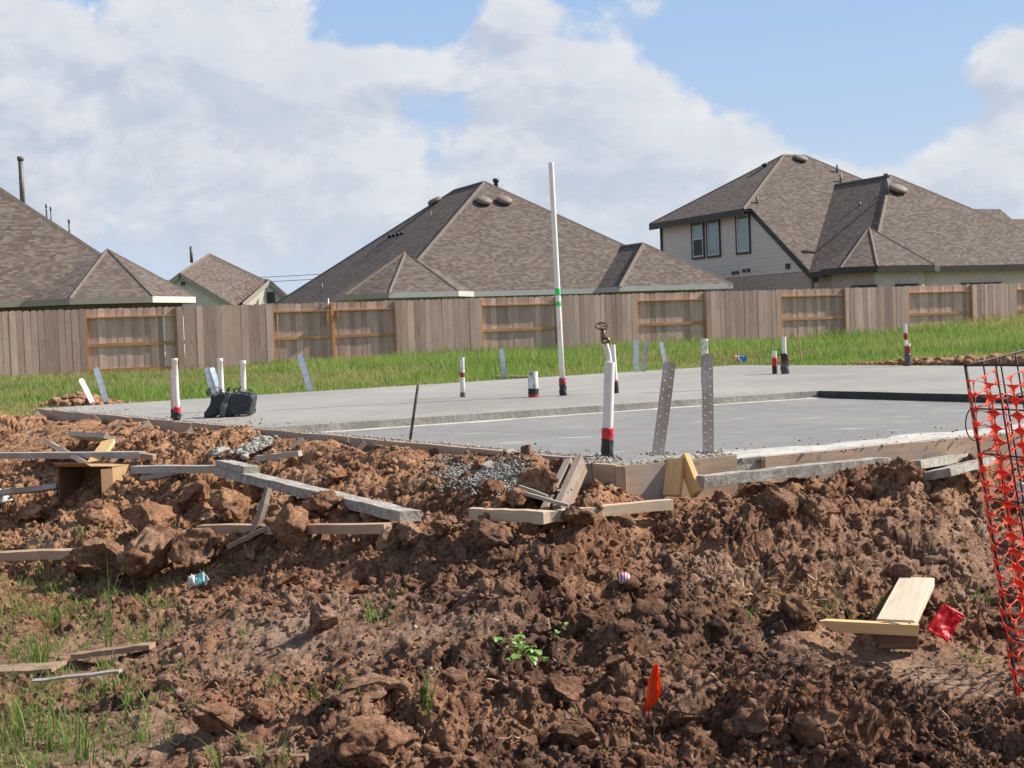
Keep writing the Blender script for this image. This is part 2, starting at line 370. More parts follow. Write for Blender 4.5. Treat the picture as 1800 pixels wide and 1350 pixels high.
def np_mesh(name,V,Fc,mt,colors=None,smooth=True,parent=None):
    """V (n,3), Fc (m,k) same-size faces, colours per vertex"""
    me=bpy.data.meshes.new(name); n=len(V); mm,k=Fc.shape
    me.vertices.add(n); me.vertices.foreach_set('co',np.ascontiguousarray(V,np.float32).ravel())
    me.loops.add(mm*k); me.loops.foreach_set('vertex_index',np.ascontiguousarray(Fc,np.int32).ravel())
    me.polygons.add(mm); me.polygons.foreach_set('loop_start',np.arange(0,mm*k,k,dtype=np.int32)); me.polygons.foreach_set('loop_total',np.full(mm,k,np.int32))
    me.update(calc_edges=True)
    if smooth: me.polygons.foreach_set('use_smooth',np.ones(mm,bool))
    if colors is not None:
        a=me.color_attributes.new('tint','FLOAT_COLOR','POINT'); c4=np.ones((n,4),np.float32); c4[:,:3]=colors; a.data.foreach_set('color',c4.ravel())
    me.materials.append(mt); o=bpy.data.objects.new(name,me); link(o,parent); return o
def frame_from(p1,p2,up=Vector((0,0,1)),roll=0):
    x=(Vector(p2)-Vector(p1)); L=x.length; x.normalize()
    y=up.cross(x)
    if y.length<1e-4: y=Vector((0,1,0)).cross(x)
    y.normalize(); z=x.cross(y)
    if roll:
        q=Matrix.Rotation(roll,3,x); y=q@y; z=q@z
    mm=Matrix((x,y,z)).transposed().to_4x4(); mm.translation=Vector(p1); return mm,L
def board_mesh(L,w,t,jag=0.0,tip=None,seg=1,bev=.003):
    bm=bmesh.new()
    n=max(1,seg); xs=[L*i/n for i in range(n+1)]
    rings=[]
    for i,x in enumerate(xs):
        k=1.0
        if tip and i==n: k=tip
        wob=(random.uniform(-1,1)*jag,random.uniform(-1,1)*jag)
        rings.append([bm.verts.new((x+random.uniform(-1,1)*jag*.5,sy*w/2*k+wob[0],sz*t/2+wob[1])) for sy,sz in ((-1,-1),(1,-1),(1,1),(-1,1))])
    for a,b in zip(rings,rings[1:]):
        for j in range(4): bm.faces.new((a[j],a[(j+1)%4],b[(j+1)%4],b[j]))
    bm.faces.new(rings[0][::-1]); bm.faces.new(rings[-1])
    bmesh.ops.recalc_face_normals(bm,faces=bm.faces)
    if bev: 
        try: bmesh.ops.bevel(bm,geom=[e for e in bm.edges if e.calc_face_angle(0)>.7],offset=bev,segments=1,affect='EDGES')
        except Exception: pass
    me=bpy.data.meshes.new('board'); bm.to_mesh(me); bm.free(); return me
def board(name,p1,p2,w,t,mt,parent=None,roll=0,jag=0,tip=None,seg=1,bev=.003,label=None,cat=None,group=None):
    mm,L=frame_from(p1,p2,roll=roll)
    me=board_mesh(L,w,t,jag,tip,seg,bev); me.name=name; me.materials.append(mt)
    o=bpy.data.objects.new(name,me); link(o,parent); o.matrix_local=mm
    return tag(o,label,cat,group)
def tube_geo(path,radii,n=14,cap=True):
    V=[];Fc=[]
    for i,(p,r) in enumerate(zip(path,radii)):
        p=Vector(p); a=Vector(path[max(0,i-1)]); b=Vector(path[min(len(path)-1,i+1)]); d=(b-a).normalized()
        ax=d.orthogonal().normalized(); 
        if abs(d.z)>.5: ax=(Vector((1,0,0))-d*d.x).normalized()
        ay=d.cross(ax)
        for k in range(n):
            an=2*math.pi*k/n; rr=r(an) if callable(r) else r
            V.append(p+ax*math.cos(an)*rr+ay*math.sin(an)*rr)
    for i in range(len(path)-1):
        for k in range(n):
            Fc.append((i*n+k,i*n+(k+1)%n,(i+1)*n+(k+1)%n,(i+1)*n+k))
    if cap: Fc.append(tuple(range(n))[::-1]); Fc.append(tuple((len(path)-1)*n+k for k in range(n)))
    return V,Fc
def tube(name,path,r,mt,parent=None,n=14,cap=True,smooth=True,**kw):
    o0=Vector(path[0]); rad=r if isinstance(r,(list,tuple)) else [r]*len(path)
    V,Fc=tube_geo([Vector(p)-o0 for p in path],rad,n,cap)
    o=mesh_obj(name,V,Fc,mt,parent,smooth,loc=o0 if parent is None else None)
    if parent is not None: o.location=o0-parent.location
    return tag(o,**kw)
def hollow(name,p0,p1,r,mt,parent,n=20,wall=.12,lip=.0):
    """open pipe: outer wall, rim and a short inner wall"""
    p0=Vector(p0);p1=Vector(p1); d=(p1-p0).normalized()
    path=[p0,p0.lerp(p1,.33),p0.lerp(p1,.66),p1-d*lip*1.0-d*.001,p1-d*lip,p1,p1,p1-d*.08]
    rad=[r,r,r,r,r*(1.08 if lip else 1),r*(1.08 if lip else 1),r*(1-wall),r*(1-wall)]
    o0=parent.location
    V,Fc=tube_geo([p-p0 for p in path],rad,n,True); V2=[]
    # keep all rings on the pipe's own frame
    ax=(Vector((1,0,0))-d*d.x).normalized(); ay=d.cross(ax); V2=[]
    for p,rr in zip(path,rad):
        for k in range(n):
            an=2*math.pi*k/n; V2.append((p-p0)+ax*math.cos(an)*rr+ay*math.sin(an)*rr)
    o=mesh_obj(name,V2,Fc,mt,parent,True); o.location=p0-o0; return o

# ------------------------------------------------------------------ terrain functions
def H2(ix,iy,seed):
    h=(ix.astype(np.int64)*374761393+iy.astype(np.int64)*668265263+seed*974634777)&0xFFFFFFFF
    h=((h^(h>>13))*1274126177)&0xFFFFFFFF; h=(h^(h>>16))
    return (h&0xFFFFFF)/float(0x1000000)
def vn(x,y,seed):
    ix=np.floor(x);iy=np.floor(y);fx=x-ix;fy=y-iy; fx=fx*fx*fx*(fx*(fx*6-15)+10);fy=fy*fy*fy*(fy*(fy*6-15)+10)
    ix=ix.astype(np.int64);iy=iy.astype(np.int64)
    a=H2(ix,iy,seed);b=H2(ix+1,iy,seed);c=H2(ix,iy+1,seed);d=H2(ix+1,iy+1,seed)
    return (a+(b-a)*fx)+((c+(d-c)*fx)-(a+(b-a)*fx))*fy
def fbm(x,y,seed,o=4,g=.5):
    s=0;a=1;t=0
    for i in range(o):
        s=s+a*vn(x*2**i+i*17.3,y*2**i-i*9.1,seed+i); t+=a; a*=g
    return s/t*2-1
def clods(x,y,size,seed,fill=.8):
    """lumps: max over nearby cells of a tilted, flattened dome"""
    X=x/size;Y=y/size; ix=np.floor(X).astype(np.int64);iy=np.floor(Y).astype(np.int64)
    best=np.zeros_like(X)
    for dx in (-1,0,1):
        for dy in (-1,0,1):
            cx=ix+dx;cy=iy+dy; h0=H2(cx,cy,seed);h1=H2(cx,cy,seed+1);h2=H2(cx,cy,seed+2);h3=H2(cx,cy,seed+3);h4=H2(cx,cy,seed+4)
            px=X-(cx+.15+.7*h0);py=Y-(cy+.15+.7*h1)
            an=h2*np.pi; ca=np.cos(an);sa=np.sin(an); qx=px*ca+py*sa;qy=(-px*sa+py*ca)*(1+.9*h3)
            r=.3+.5*h4
            dd=(np.abs(qx)**2.4+np.abs(qy)**2.4)**(1/2.4)/r
            hh=r*np.clip(1-dd**2.2,0,None)**.55*(1+ (h0-.5)*1.2*px/r*1.0+(h1-.5)*1.2*py/r)
            best=np.maximum(best,np.where(h3<fill,hh,0))
    return best*size
def facets(x,y,size,seed):
    """dried clay: every Voronoi cell a small tilted plate at its own height, cracks between"""
    X=x/size;Y=y/size; ix=np.floor(X).astype(np.int64);iy=np.floor(Y).astype(np.int64)
    b1=np.full(X.shape,9.);b2=np.full(X.shape,9.);hh=np.zeros(X.shape)
    for dx in (-1,0,1):
        for dy in (-1,0,1):
            cx=ix+dx;cy=iy+dy; h0=H2(cx,cy,seed);h1=H2(cx,cy,seed+1)
            px=X-(cx+h0);py=Y-(cy+h1); dd=px*px+py*py
            nearer=dd<b1
            val=H2(cx,cy,seed+2)+ (H2(cx,cy,seed+3)-.5)*1.5*px+(H2(cx,cy,seed+4)-.5)*1.5*py
            b2=np.where(nearer,b1,np.minimum(b2,dd)); hh=np.where(nearer,val,hh); b1=np.where(nearer,dd,b1)
    cr=np.clip((np.sqrt(b2)-np.sqrt(b1))/.16,0,1)
    return (hh-.5)*size*(.4+.6*cr)-(1-cr)*size*.25
C0=U(1052,806,0); EL=U(70,718,0); dL_=(EL-C0).normalized(); nL=Vector((-dL_.y,dL_.x,0)); 
if nL.x>0: nL=-nL
B0=U(1088,815,0); B1=U(1290,795,0); uF=(B1-B0).normalized(); nF=Vector((uF.y,-uF.x,0))
FC=U(1292,642,0)
uFar=(FC-EL).normalized(); nFar=Vector((-uFar.y,uFar.x,0))
def sst(a,b,x): t=np.clip((x-a)/(b-a),0,1); return t*t*(3-2*t)
PX=[(-9,-.45),(-.02,-.42),(0.0,-.085),(.22,-.08),(.5,-.13),(.9,-.25),(1.5,-.42),(2.1,-.54),(2.8,-.60),(6,-.62),(30,-.6)]
PF=[(-9,-.45),(-.45,-.42),(-.36,-.2),(0,-.21),(.3,-.22),(.6,-.30),(.95,-.40),(1.3,-.50),(1.8,-.58),(2.3,-.60),(30,-.6)]
MOUNDS=[] # x,y,amp,rx,ry
def base(x,y):
    x=np.asarray(x,float);y=np.asarray(y,float)
    dL=(x-C0.x)*nL.x+(y-C0.y)*nL.y; dF=(x-B0.x)*nF.x+(y-B0.y)*nF.y
    zL=np.interp(dL,[p[0] for p in PX],[p[1] for p in PX]); zF=np.interp(dF,[p[0] for p in PF],[p[1] for p in PF])
    kf=sst(-.12,.22,dF*1.5-np.maximum(dL,-.2)); kf=np.where(dF<-.1,0,kf)
    z=zL*(1-kf)+zF*kf
    # field behind
    df=(x-EL.x)*nFar.x+(y-EL.y)*nFar.y
    dr=(x-FC.x)*uFar.x+(y-FC.y)*uFar.y
    back=np.maximum(df,dr)
    zb=-.10-.16*sst(0,20,back)+.47*sst(10.5,19.5,x)*sst(24,40,y)+.02*sst(5,12,x)
    k=sst(-.15,.25,back)
    z=z*(1-k)+zb*k
    for (mx,my,a,rx,ry) in MOUNDS:
        z=z+a*np.exp(-((x-mx)/rx)**2-((y-my)/ry)**2)
    return z
def bz(x,y): return float(base(np.array([x]),np.array([y]))[0])
_T=np.exp(np.linspace(math.log(1.5),math.log(300),500))
def ghit(px,py,lift=0.0):
    """where the ray of a pixel meets the ground, raised by lift"""
    d=ray(px,py); T=_T
    for _ in range(3):
        f=CAM.z+d.z*T-base(d.x*T,d.y*T)-lift; i=int(np.argmax(f<0))
        if not (f<0).any(): return CAM+d*60
        if i==0: break
        a_,b_=T[i-1],T[i]; T=np.linspace(a_,b_,40)
    return CAM+d*float(T[i])
# mounds and pits, placed by where they sit round the slab
for (px,py,Y,a,rx,ry) in [(1450,850,6.75,.10,.5,.13),(1700,815,7.4,.08,.5,.15),(1310,850,6.55,.03,.15,.1),(1620,830,7.2,.06,.4,.15),(1590,850,6.7,.14,.26,.2),(1370,900,6.1,.08,.25,.2),(1480,905,6.2,.05,.5,.3),(1150,930,5.9,.04,.5,.25),
        (1690,905,6.3,.10,.3,.3),(860,940,6.1,.08,.35,.2),(250,960,7.2,.14,.42,.25),(500,960,6.9,.10,.4,.25),(120,960,7.6,.10,.3,.3),
        (930,835,6.9,.09,.2,.15),(330,800,9.8,.10,.7,.4),(60,760,12,.06,.8,.6),(230,775,10.5,.08,.5,.3),(760,800,8,.04,.6,.3),
        (1040,850,6.75,-.14,.24,.16),(60,830,9.2,-.12,.5,.4),(380,860,8.2,-.08,.6,.3),
        (620,1270,4.35,.07,.45,.18),(1250,1290,4.2,.07,.6,.2),(300,1230,4.6,.05,.35,.2),(1000,1180,4.8,.04,.5,.2),(1480,1240,4.5,.04,.4,.15),
        (900,1080,5.3,.03,.5,.2),(1580,1160,5.0,-.03,.4,.2)]:
    p=atY(px,py,Y); MOUNDS.append((p.x,p.y,a,rx,ry))
MOUNDS.append((14.5,27,.12,3,3))
# smooth places: by the L-shaped plank, bottom left, round the weeds
SMOOTH=[]
for (px,py,rx,ry) in [(1560,1150,.45,.35),(1700,1180,.3,.3),(150,1130,.7,.45),(230,1310,.55,.25),(60,1290,.5,.3),(520,1120,.45,.3),(760,1110,.3,.2),(150,745,1.5,.8)]:
    p=ghit(px,py); SMOOTH.append((p.x,p.y,rx,ry))
def rough_mask(x,y):
    r=.55+.55*fbm(x*.9+3,y*.9,51,3)
    r=np.clip(r+.25,0.15,1)
    for (mx,my,rx,ry) in SMOOTH: r=r*(1-.85*np.exp(-((x-mx)/rx)**2-((y-my)/ry)**2))
    return r
def detail(x,y,full=True):
    wx=x+.05*fbm(x*3,y*3,11,3)+.012*fbm(x*17,y*17,13,2); wy=y+.05*fbm(x*3,y*3,21,3)+.012*fbm(x*17,y*17,23,2)
    rm=rough_mask(x,y)
    df=(x-EL.x)*nFar.x+(y-EL.y)*nFar.y; dr=(x-FC.x)*uFar.x+(y-FC.y)*uFar.y; back=np.maximum(df,dr)
    mudk=1-sst(-.1,.6,back)
    dL=(x-C0.x)*nL.x+(y-C0.y)*nL.y; dF=(x-B0.x)*nF.x+(y-B0.y)*nF.y; d=np.maximum(dL,dF)
    edge=.35+.65*sst(.02,.5,d)
    k4=sst(.2,.6,fbm(x*.7+9,y*.7,91,2)+.55)
    rut=np.abs(fbm(x*1.1+5,y*1.6+2,37,3)); h=.045*fbm(x*1.3,y*1.3,31,4)-.07*np.clip(1-rut/.10,0,1)*rm+.02*fbm(x*4,y*4,35,4)
    h=h+.30*clods(wx,wy,.34,101,.45)*rm*k4
    h=h+.27*clods(wx+.11,wy,.17,111,.5)*rm
    h=h+.36*clods(wx,wy+.07,.085,121,.55)*(.25+.75*rm)
    h=h+.42*clods(wx,wy,.040,131,.6)*(.2+.8*rm)
    h=h+.26*facets(wx,wy,.115,171)*rm+.34*facets(wx+.3,wy,.052,181)*(.15+.85*rm)
    if full:
        h=h+.5*facets(wx,wy+.2,.024,191)*(.2+.8*rm)
        h=h+.42*clods(wx,wy,.019,141,.65)*(.25+.75*rm)
        h=h+.006*fbm(x*60,y*60,151,3)*(.4+.6*rm)-.012*np.abs(fbm(x*9,y*9,161,4))*rm
    return (h-.03)*mudk*edge+.10*np.clip(fbm(x*1.6,y*1.6,71,3)+.15,-.15,.8)*np.exp(-((d-.14)/.17)**2)*mudk*(d>.03)*(dL>dF)
def tint(x,y,z):
    left=sst(1.0,-1.2,x)*sst(5.6,8.0,y)
    o=np.clip(left*.8+.55*sst(.1,.5,fbm(x*1.1,y*1.1,201,4))*sst(2.4,1.0,np.abs(x-1.2)+0*y)+.25*fbm(x*5,y*5,207,3),0,1)
    near=sst(6.2,5.0,y)
    dk=np.clip(sst(.0,.55,fbm(x*1.5+4,y*1.5,211,5))*(.25+.75*near)*.9+.38*near*sst(-.3,.8,x)*sst(5.4,4.4,y),0,1)*(1-left)
    sd=np.clip(sum(np.exp(-((x-mx)/rx)**2-((y-my)/ry)**2) for mx,my,rx,ry in SMOOTH[:-1])*.6+sst(.25,.6,fbm(x*2.3,y*2.3,221,4))*.6,0,.9)
    bank=np.exp(-((x-1.9)/.7)**2-((y-6.0)/.35)**2)*.5
    return np.stack([o,dk*(1-.5*sd),np.clip(sd*.9+bank,0,1)],1)
# ------------------------------------------------------------------ ground
ys=np.concatenate([np.array([1.2,2.0,2.6]),np.exp(np.linspace(math.log(3.0),math.log(16.0),620))])
us=np.concatenate([np.linspace(-.95,-.42,60)[:-1],np.linspace(-.42,.42,1020),np.linspace(.42,.95,60)[1:]])
Yg,Ug=np.meshgrid(ys,us,indexing='ij'); Xg=Ug*Yg
x=Xg.ravel();y=Yg.ravel()
z=base(x,y)+detail(x,y)
# lateral relief on the steep faces, so that banks and clod sides crumble too
mk=1-sst(-.1,.5,np.maximum((x-EL.x)*nFar.x+(y-EL.y)*nFar.y,(x-FC.x)*uFar.x+(y-FC.y)*uFar.y)); rmv=.3+.7*rough_mask(x,y)
y_d=(.020*fbm(x*16,z*24+3,901,3)+.012*fbm(x*45,z*70+9,907,3))*rmv*mk
x_d=(.018*fbm(y*13+z*22,x*14,911,3)+.008*fbm(y*40+z*60,x*40,917,2))*rmv*mk
dNear=np.maximum((x-C0.x)*nL.x+(y-C0.y)*nL.y,(x-B0.x)*nF.x+(y-B0.y)*nF.y); kk_=sst(.02,.15,dNear); y=y+y_d*kk_; x=x+x_d*kk_
nr,nc=Xg.shape; idx=np.arange(nr*nc).reshape(nr,nc)
Fq=np.stack([idx[:-1,:-1],idx[:-1,1:],idx[1:,1:],idx[1:,:-1]],-1).reshape(-1,4)
# leave out what lies well under the slab and well behind
dLv=(x-C0.x)*nL.x+(y-C0.y)*nL.y; dFv=(x-B0.x)*nF.x+(y-B0.y)*nF.y
dfv=(x-EL.x)*nFar.x+(y-EL.y)*nFar.y; drv=(x-FC.x)*uFar.x+(y-FC.y)*uFar.y
inside=(np.maximum(dLv,dFv)<-.25)&(np.maximum(dfv,drv)<.0)
keepf=~inside[Fq].all(1)
behind=(np.maximum(dfv,drv)>2.0); keepf&=~behind[Fq].all(1)
Fq=Fq[keepf]
used=np.zeros(len(x),bool); used[Fq.ravel()]=True; remap=np.cumsum(used)-1
V=np.stack([x,y,z],1)[used]; Fq=remap[Fq]
Tn=tint(x[used],y[used],z[used])
mud=np_mesh('mud_ground',V,Fq,M_soil,Tn,False); tag(mud,'churned reddish brown clay soil around the slab','ground',kind='structure')
# coarse ground to the horizon
def grid_axis(lo,hi,fine_lo,fine_hi,step):
    a=list(np.arange(fine_lo,fine_hi,step)); k=step; v=fine_lo
    while v>lo: k*=1.35; v-=k; a.insert(0,v)
    v=fine_hi; k=step; a.append(v)
    while v<hi: k*=1.35; v+=k; a.append(v)
    return np.array(a)
gx=grid_axis(-900,900,-22,26,.5); gy=grid_axis(-300,1500,-4,52,.5)
GX,GY=np.meshgrid(gx,gy); x=GX.ravel(); y=GY.ravel()
bk=np.maximum((x-EL.x)*nFar.x+(y-EL.y)*nFar.y,(x-FC.x)*uFar.x+(y-FC.y)*uFar.y)
fan=(np.abs(x)<.93*np.clip(y,1.2,16))&(y>1.3)&(y<15.9)&(bk<1.9)
z=base(x,y)+.05*fbm(x*.5,y*.5,301,3)*sst(.5,3,bk)-np.where(fan|((bk<.4)&(y>3)),.22,0.0)
idx=np.arange(len(x)).reshape(GX.shape)
Fq=np.stack([idx[:-1,:-1],idx[:-1,1:],idx[1:,1:],idx[1:,:-1]],-1).reshape(-1,4)
gr=np_mesh('ground',np.stack([x,y,z],1),Fq,M_turf); tag(gr,'grassy ground running back to the fence and beyond','ground',kind='structure')
def field_z(x,y):
    x=np.asarray(x,float);y=np.asarray(y,float)
    bk=np.maximum((x-EL.x)*nFar.x+(y-EL.y)*nFar.y,(x-FC.x)*uFar.x+(y-FC.y)*uFar.y)
    return base(x,y)+.05*fbm(x*.5,y*.5,301,3)*sst(.5,3,bk)
print('ground done')

# ------------------------------------------------------------------ slab
S1=U(700,736.5,0); S2=U(1439,687,0); S3=U(1698,693,0)
du=(S2-S1).normalized(); 
# where the step line meets the left edge of the slab
def isect(p,d,q,e):
    den=d.x*e.y-d.y*e.x; t=((q.x-p.x)*e.y-(q.y-p.y)*e.x)/den; return p+d*t
SL=isect(S2,du,C0,dL_)
RE=FC+(-nFar)*11.0       # right edge comes towards the viewer
uR=(U(1800,643,0)-FC).normalized()
LOW=-.058
F1=U(1350,811,-.082); F2=U(1710,775,-.082); F1.z=F2.z=LOW; uf=(F2-F1).normalized()
dS=(S3-S2).normalized(); F10=Vector((F1.x,F1.y,0)); S3b=isect(S2,dS,F10,uf); RE=isect(FC,uR,F10,uf)
def prism(name,poly,z0,z1,mt,sidemat,parent=None,sub=False):
    n=len(poly); V=[(p.x,p.y,z1) for p in poly]+[(p.x,p.y,z0) for p in poly]
    Fc=[tuple(range(n)),tuple(range(2*n-1,n-1,-1))]+[(i,i+n,(i+1)%n+n,(i+1)%n) for i in range(n)]
    o=mesh_obj(name,V,Fc,mt,parent,mats=[sidemat],fm=[0,1]+[1]*n)
    bm=bmesh.new(); bm.from_mesh(o.data); bmesh.ops.recalc_face_normals(bm,faces=bm.faces); bm.to_mesh(o.data); bm.free()
    return o
def wavy(p,q,n,amp,seed):
    """intermediate points of an edge with a hand-finished wobble"""
    out=[]; d=(q-p); nn=Vector((-d.y,d.x,0)).normalized()
    for i in range(1,n):
        t=i/n; out.append(p+d*t+nn*amp*float(fbm(np.array([t*n*.35+seed]),np.array([seed*1.7]),401,3)[0]))
    return out
far_poly=[EL]+wavy(EL,FC,60,.02,3)+[FC]+[RE,S3b]+wavy(S3b,S2,40,.015,9)+[S2]+wavy(S2,SL,50,.012,5)+[SL]
slab=prism('slab',far_poly,-.4,0,M_slab,M_edge); tag(slab,'poured grey concrete house slab, upper level','slab',kind='structure')
Fc0=isect(F1,uf,C0,dL_); 
lowslab=prism('lower_slab',[SL+dL_*.35,C0,Fc0,S3b+uf*.3,S2+du*.3-uR*.3],-.4,LOW,M_slab2,M_edge)
tag(lowslab,'lower recessed part of the concrete slab','slab',kind='structure')
def strip(name,p,q,w,z,mt,wob,seed,side,n=60,parent=None,thick=.02):
    d=(q-p); L=d.length; nn=Vector((-d.y,d.x,0)).normalized()*side
    V=[];Fc=[]
    for i in range(n+1):
        t=i/n; a=p+d*t
        ww=w*(1+wob*float(fbm(np.array([t*L*3+seed]),np.array([seed*2.1]),411,4)[0]))
        hh=thick*(1+.5*float(fbm(np.array([t*L*9+seed]),np.array([3.3]),415,3)[0]))
        for (k,zz) in ((0,-.03),(0,hh),(.5,hh*.9),(1,.0005),(1,-.03)):
            c=a+nn*ww*k; V.append((c.x,c.y,z+zz))
    for i in range(n):
        for j in range(4):
            Fc.append((i*5+j,i*5+j+1,(i+1)*5+j+1,(i+1)*5+j))
    o=mesh_obj(name,V,Fc,mt,parent,smooth=False); return o
tag(strip('pale_edge_band',S2-uR*0,SL,.10,LOW+.001,M_pale,.5,2,1,thick=.003),kind='structure',label='pale line of laitance at the foot of the step')
tag(strip('slab_edge_band',F1-uf*.35,F1+uf*3.4,.34,LOW+.002,M_pale,.35,7,1,90,thick=.004),kind='structure',label='pale rough border along the near edge of the lower slab')

eb=board('step_shade_strip',S2+dS*.01-Vector((0,0,-LOW/2+.0))+Vector((dS.y,-dS.x,0))*.012,S3b-Vector((0,0,-LOW/2))+Vector((dS.y,-dS.x,0))*.012,.016,-LOW+.004,M_stepshade,None,jag=.0015,seg=14,bev=0)  # added strip, its dark colour stands for shade on the step face
tag(eb,'nearly black added strip of painted shade along the far right step of the slab','shade strip')
# rough crumbs of concrete: lumps scattered in one mesh
_ico={}
def ico(sub):
    if sub in _ico: return _ico[sub]
    bm=bmesh.new(); bmesh.ops.create_icosphere(bm,subdivisions=sub,radius=1)
    V=np.array([v.co[:] for v in bm.verts]); Fc=np.array([[v.index for v in f.verts] for f in bm.faces]); bm.free(); _ico[sub]=(V,Fc); return V,Fc
def lump_shapes(n,sub,seed,angular=.5):
    out=[]; V0,F0=ico(sub); r=np.random.default_rng(seed)
    for i in range(n):
        V=V0.copy()
        for k in range(7):
            nn=r.normal(size=3); nn/=np.linalg.norm(nn); dd=r.uniform(.45,.85); pr=V@nn; ov=np.clip(pr-dd,0,None); V=V-ov[:,None]*nn*angular*1.8
        ph=r.uniform(0,20,3)
        nz=fbm(V[:,0]*1.7+ph[0]+V[:,2],V[:,1]*1.7+ph[1]-V[:,2]*.7,500+i,3)
        V=V*(1+.28*nz)[:,None]
        if sub>=3:
            D=r.normal(size=(30,3)); D/=np.linalg.norm(D,axis=1)[:,None]; c0=(V0@D.T).argmax(1); V=V*(1+.20*r.uniform(-.5,.5,30)[c0]+.09*fbm(V[:,0]*6+ph[1]+V[:,2]*3,V[:,1]*6-V[:,2]*4,600+i,3))[:,None]
        out.append(V)
    return out,F0
def scatter_lumps(name,P,S,mt,sub=1,seed=1,angular=.5,colors=None,flat=.75,parent=None,smooth=False):
    shp,F0=lump_shapes(14,sub,seed,angular); r=np.random.default_rng(seed+5); n=len(P)
    nv=len(shp[0]); V=np.zeros((n,nv,3)); 
    th=r.uniform(0,2*np.pi,n); tl=r.uniform(-.6,.6,n)
    for k in range(14):
        ii=np.arange(k,n,14); B=shp[k][None]*np.stack([S[ii],S[ii]*r.uniform(.6,1.1,len(ii)),S[ii]*r.uniform(flat*.7,flat*1.2,len(ii))],1)[:,None,:]
        c,s=np.cos(tl[ii])[:,None],np.sin(tl[ii])[:,None]; y_=B[...,1]*c-B[...,2]*s; z_=B[...,1]*s+B[...,2]*c; B=np.stack([B[...,0],y_,z_],-1)
        c,s=np.cos(th[ii])[:,None],np.sin(th[ii])[:,None]; x_=B[...,0]*c-B[...,1]*s; y_=B[...,0]*s+B[...,1]*c; B=np.stack([x_,y_,B[...,2]],-1)
        V[ii]=B+P[ii][:,None,:]
    Fc=(F0[None]+(np.arange(n)*nv)[:,None,None]).reshape(-1,3)
    cc=None if colors is None else np.repeat(colors,nv,0)
    return np_mesh(name,V.reshape(-1,3),Fc,mt,cc,smooth,parent)
# loose soil crumbs
n=46000
yy=np.exp(rng.uniform(math.log(3.1),math.log(12.5),n)); xx=rng.uniform(-.42,.42,n)*yy
rm=rough_mask(xx,yy)
dd=np.maximum((xx-C0.x)*nL.x+(yy-C0.y)*nL.y,(xx-B0.x)*nF.x+(yy-B0.y)*nF.y)
bk=np.maximum((xx-EL.x)*nFar.x+(yy-EL.y)*nFar.y,(xx-FC.x)*uFar.x+(yy-FC.y)*uFar.y)
k=(rng.uniform(0,1,n)<rm*1.0+.02)&(dd>.04)&(bk<0)
xx=xx[k];yy=yy[k]; S=np.clip(np.exp(rng.normal(-4.85,.55,len(xx))),.004,.045)*(yy/4.5)**.45
P=np.stack([xx,yy,base(xx,yy)+detail(xx,yy)+S*.25],1)
ct=np.clip(tint(xx,yy,yy)+rng.normal(0,1,(len(xx),3))*np.array([.16,.22,.30])-np.array([0,.08,-.10]),0,1)
tag(scatter_lumps('soil_crumbs',P,S,M_soil,1,3,.8,ct),'small loose crumbs of clay strewn over the churned ground','soil',kind='stuff')
# orange clay spoil at the right behind the slab and at the far left corner
n=2600; a=rng.uniform(1.5,9.5,n); bq=np.abs(rng.normal(0,.5,n))+.10
P0=FC+uR*0
xx=FC.x+uR.x*a+uFar.x*bq; yy=FC.y+uR.y*a+uFar.y*bq
S=np.clip(np.exp(rng.normal(-3.1,.5,n)),.02,.12)*sst(1.0,4,a); zz=np.maximum(field_z(xx,yy),-.01)+S*.3+.02+.07*sst(3.5,6,a)*np.exp(-((bq-.4)/.4)**2)*rng.uniform(.3,1,n)
cl=np.tile([1.0,0,.25],(n,1)); tag(scatter_lumps('clay_spoil',np.stack([xx,yy,zz],1),S,M_soil,1,9,.6,cl),'line of orange clay lumps along the far right edge of the slab','clay',kind='stuff')
pc=U(118,706,-.02); n=220; xx=pc.x+rng.normal(0,.28,n); yy=pc.y+.35+rng.normal(0,.16,n); S=rng.uniform(.03,.09,n)
zz=field_z(xx,yy)+.13*np.exp(-((xx-pc.x)/.3)**2)*rng.uniform(.2,1,n)
tag(scatter_lumps('clay_heap',np.stack([xx,yy,zz],1),S,M_soil,1,19,.6,np.tile([1.0,0,.3],(n,1))),'small heap of red clay behind the far left slab corner','clay heap',kind='stuff')

# grass field
fdir=None
FZ0=F*1.83/123; 
fL=atY(0,668,36.4); fR=atY(1486,603,46.7); FB=-.28
fA=Vector((fL.x,fL.y,0)); fD=(Vector((fR.x,fR.y,0))-fA).normalized(); fN=Vector((fD.y,-fD.x,0))   # fN towards the viewer
def fence_s(px):
    d=ray(px,580); p=isect(Vector((0,0,0)),Vector((d.x,d.y,0)),fA,fD); return (p-fA).dot(fD)
n=330000
yy=np.exp(rng.uniform(math.log(12.5),math.log(50),n)); xx=rng.uniform(-.46,.50,n)*yy
bk=np.maximum((xx-EL.x)*nFar.x+(yy-EL.y)*nFar.y,(xx-FC.x)*uFar.x+(yy-FC.y)*uFar.y)
df=(xx-fA.x)*fN.x+(yy-fA.y)*fN.y
right=sst(4,9,xx)
kk=(bk>.12+.25*vn(xx*2,yy*2,601)+right*(.35+.8*vn(xx,yy,602)))&(df>-.4)&(rng.uniform(0,1,n)<.45+.55*sst(.1,1.5,bk))
xx=xx[kk];yy=yy[kk];bk=bk[kk];df=df[kk]; n=len(xx)
patch=fbm(xx*.5,yy*.5,611,4); dry=sst(-.15,.4,fbm(xx*.45+7,yy*.45,621,5)+.38*sst(-1,-8,xx))
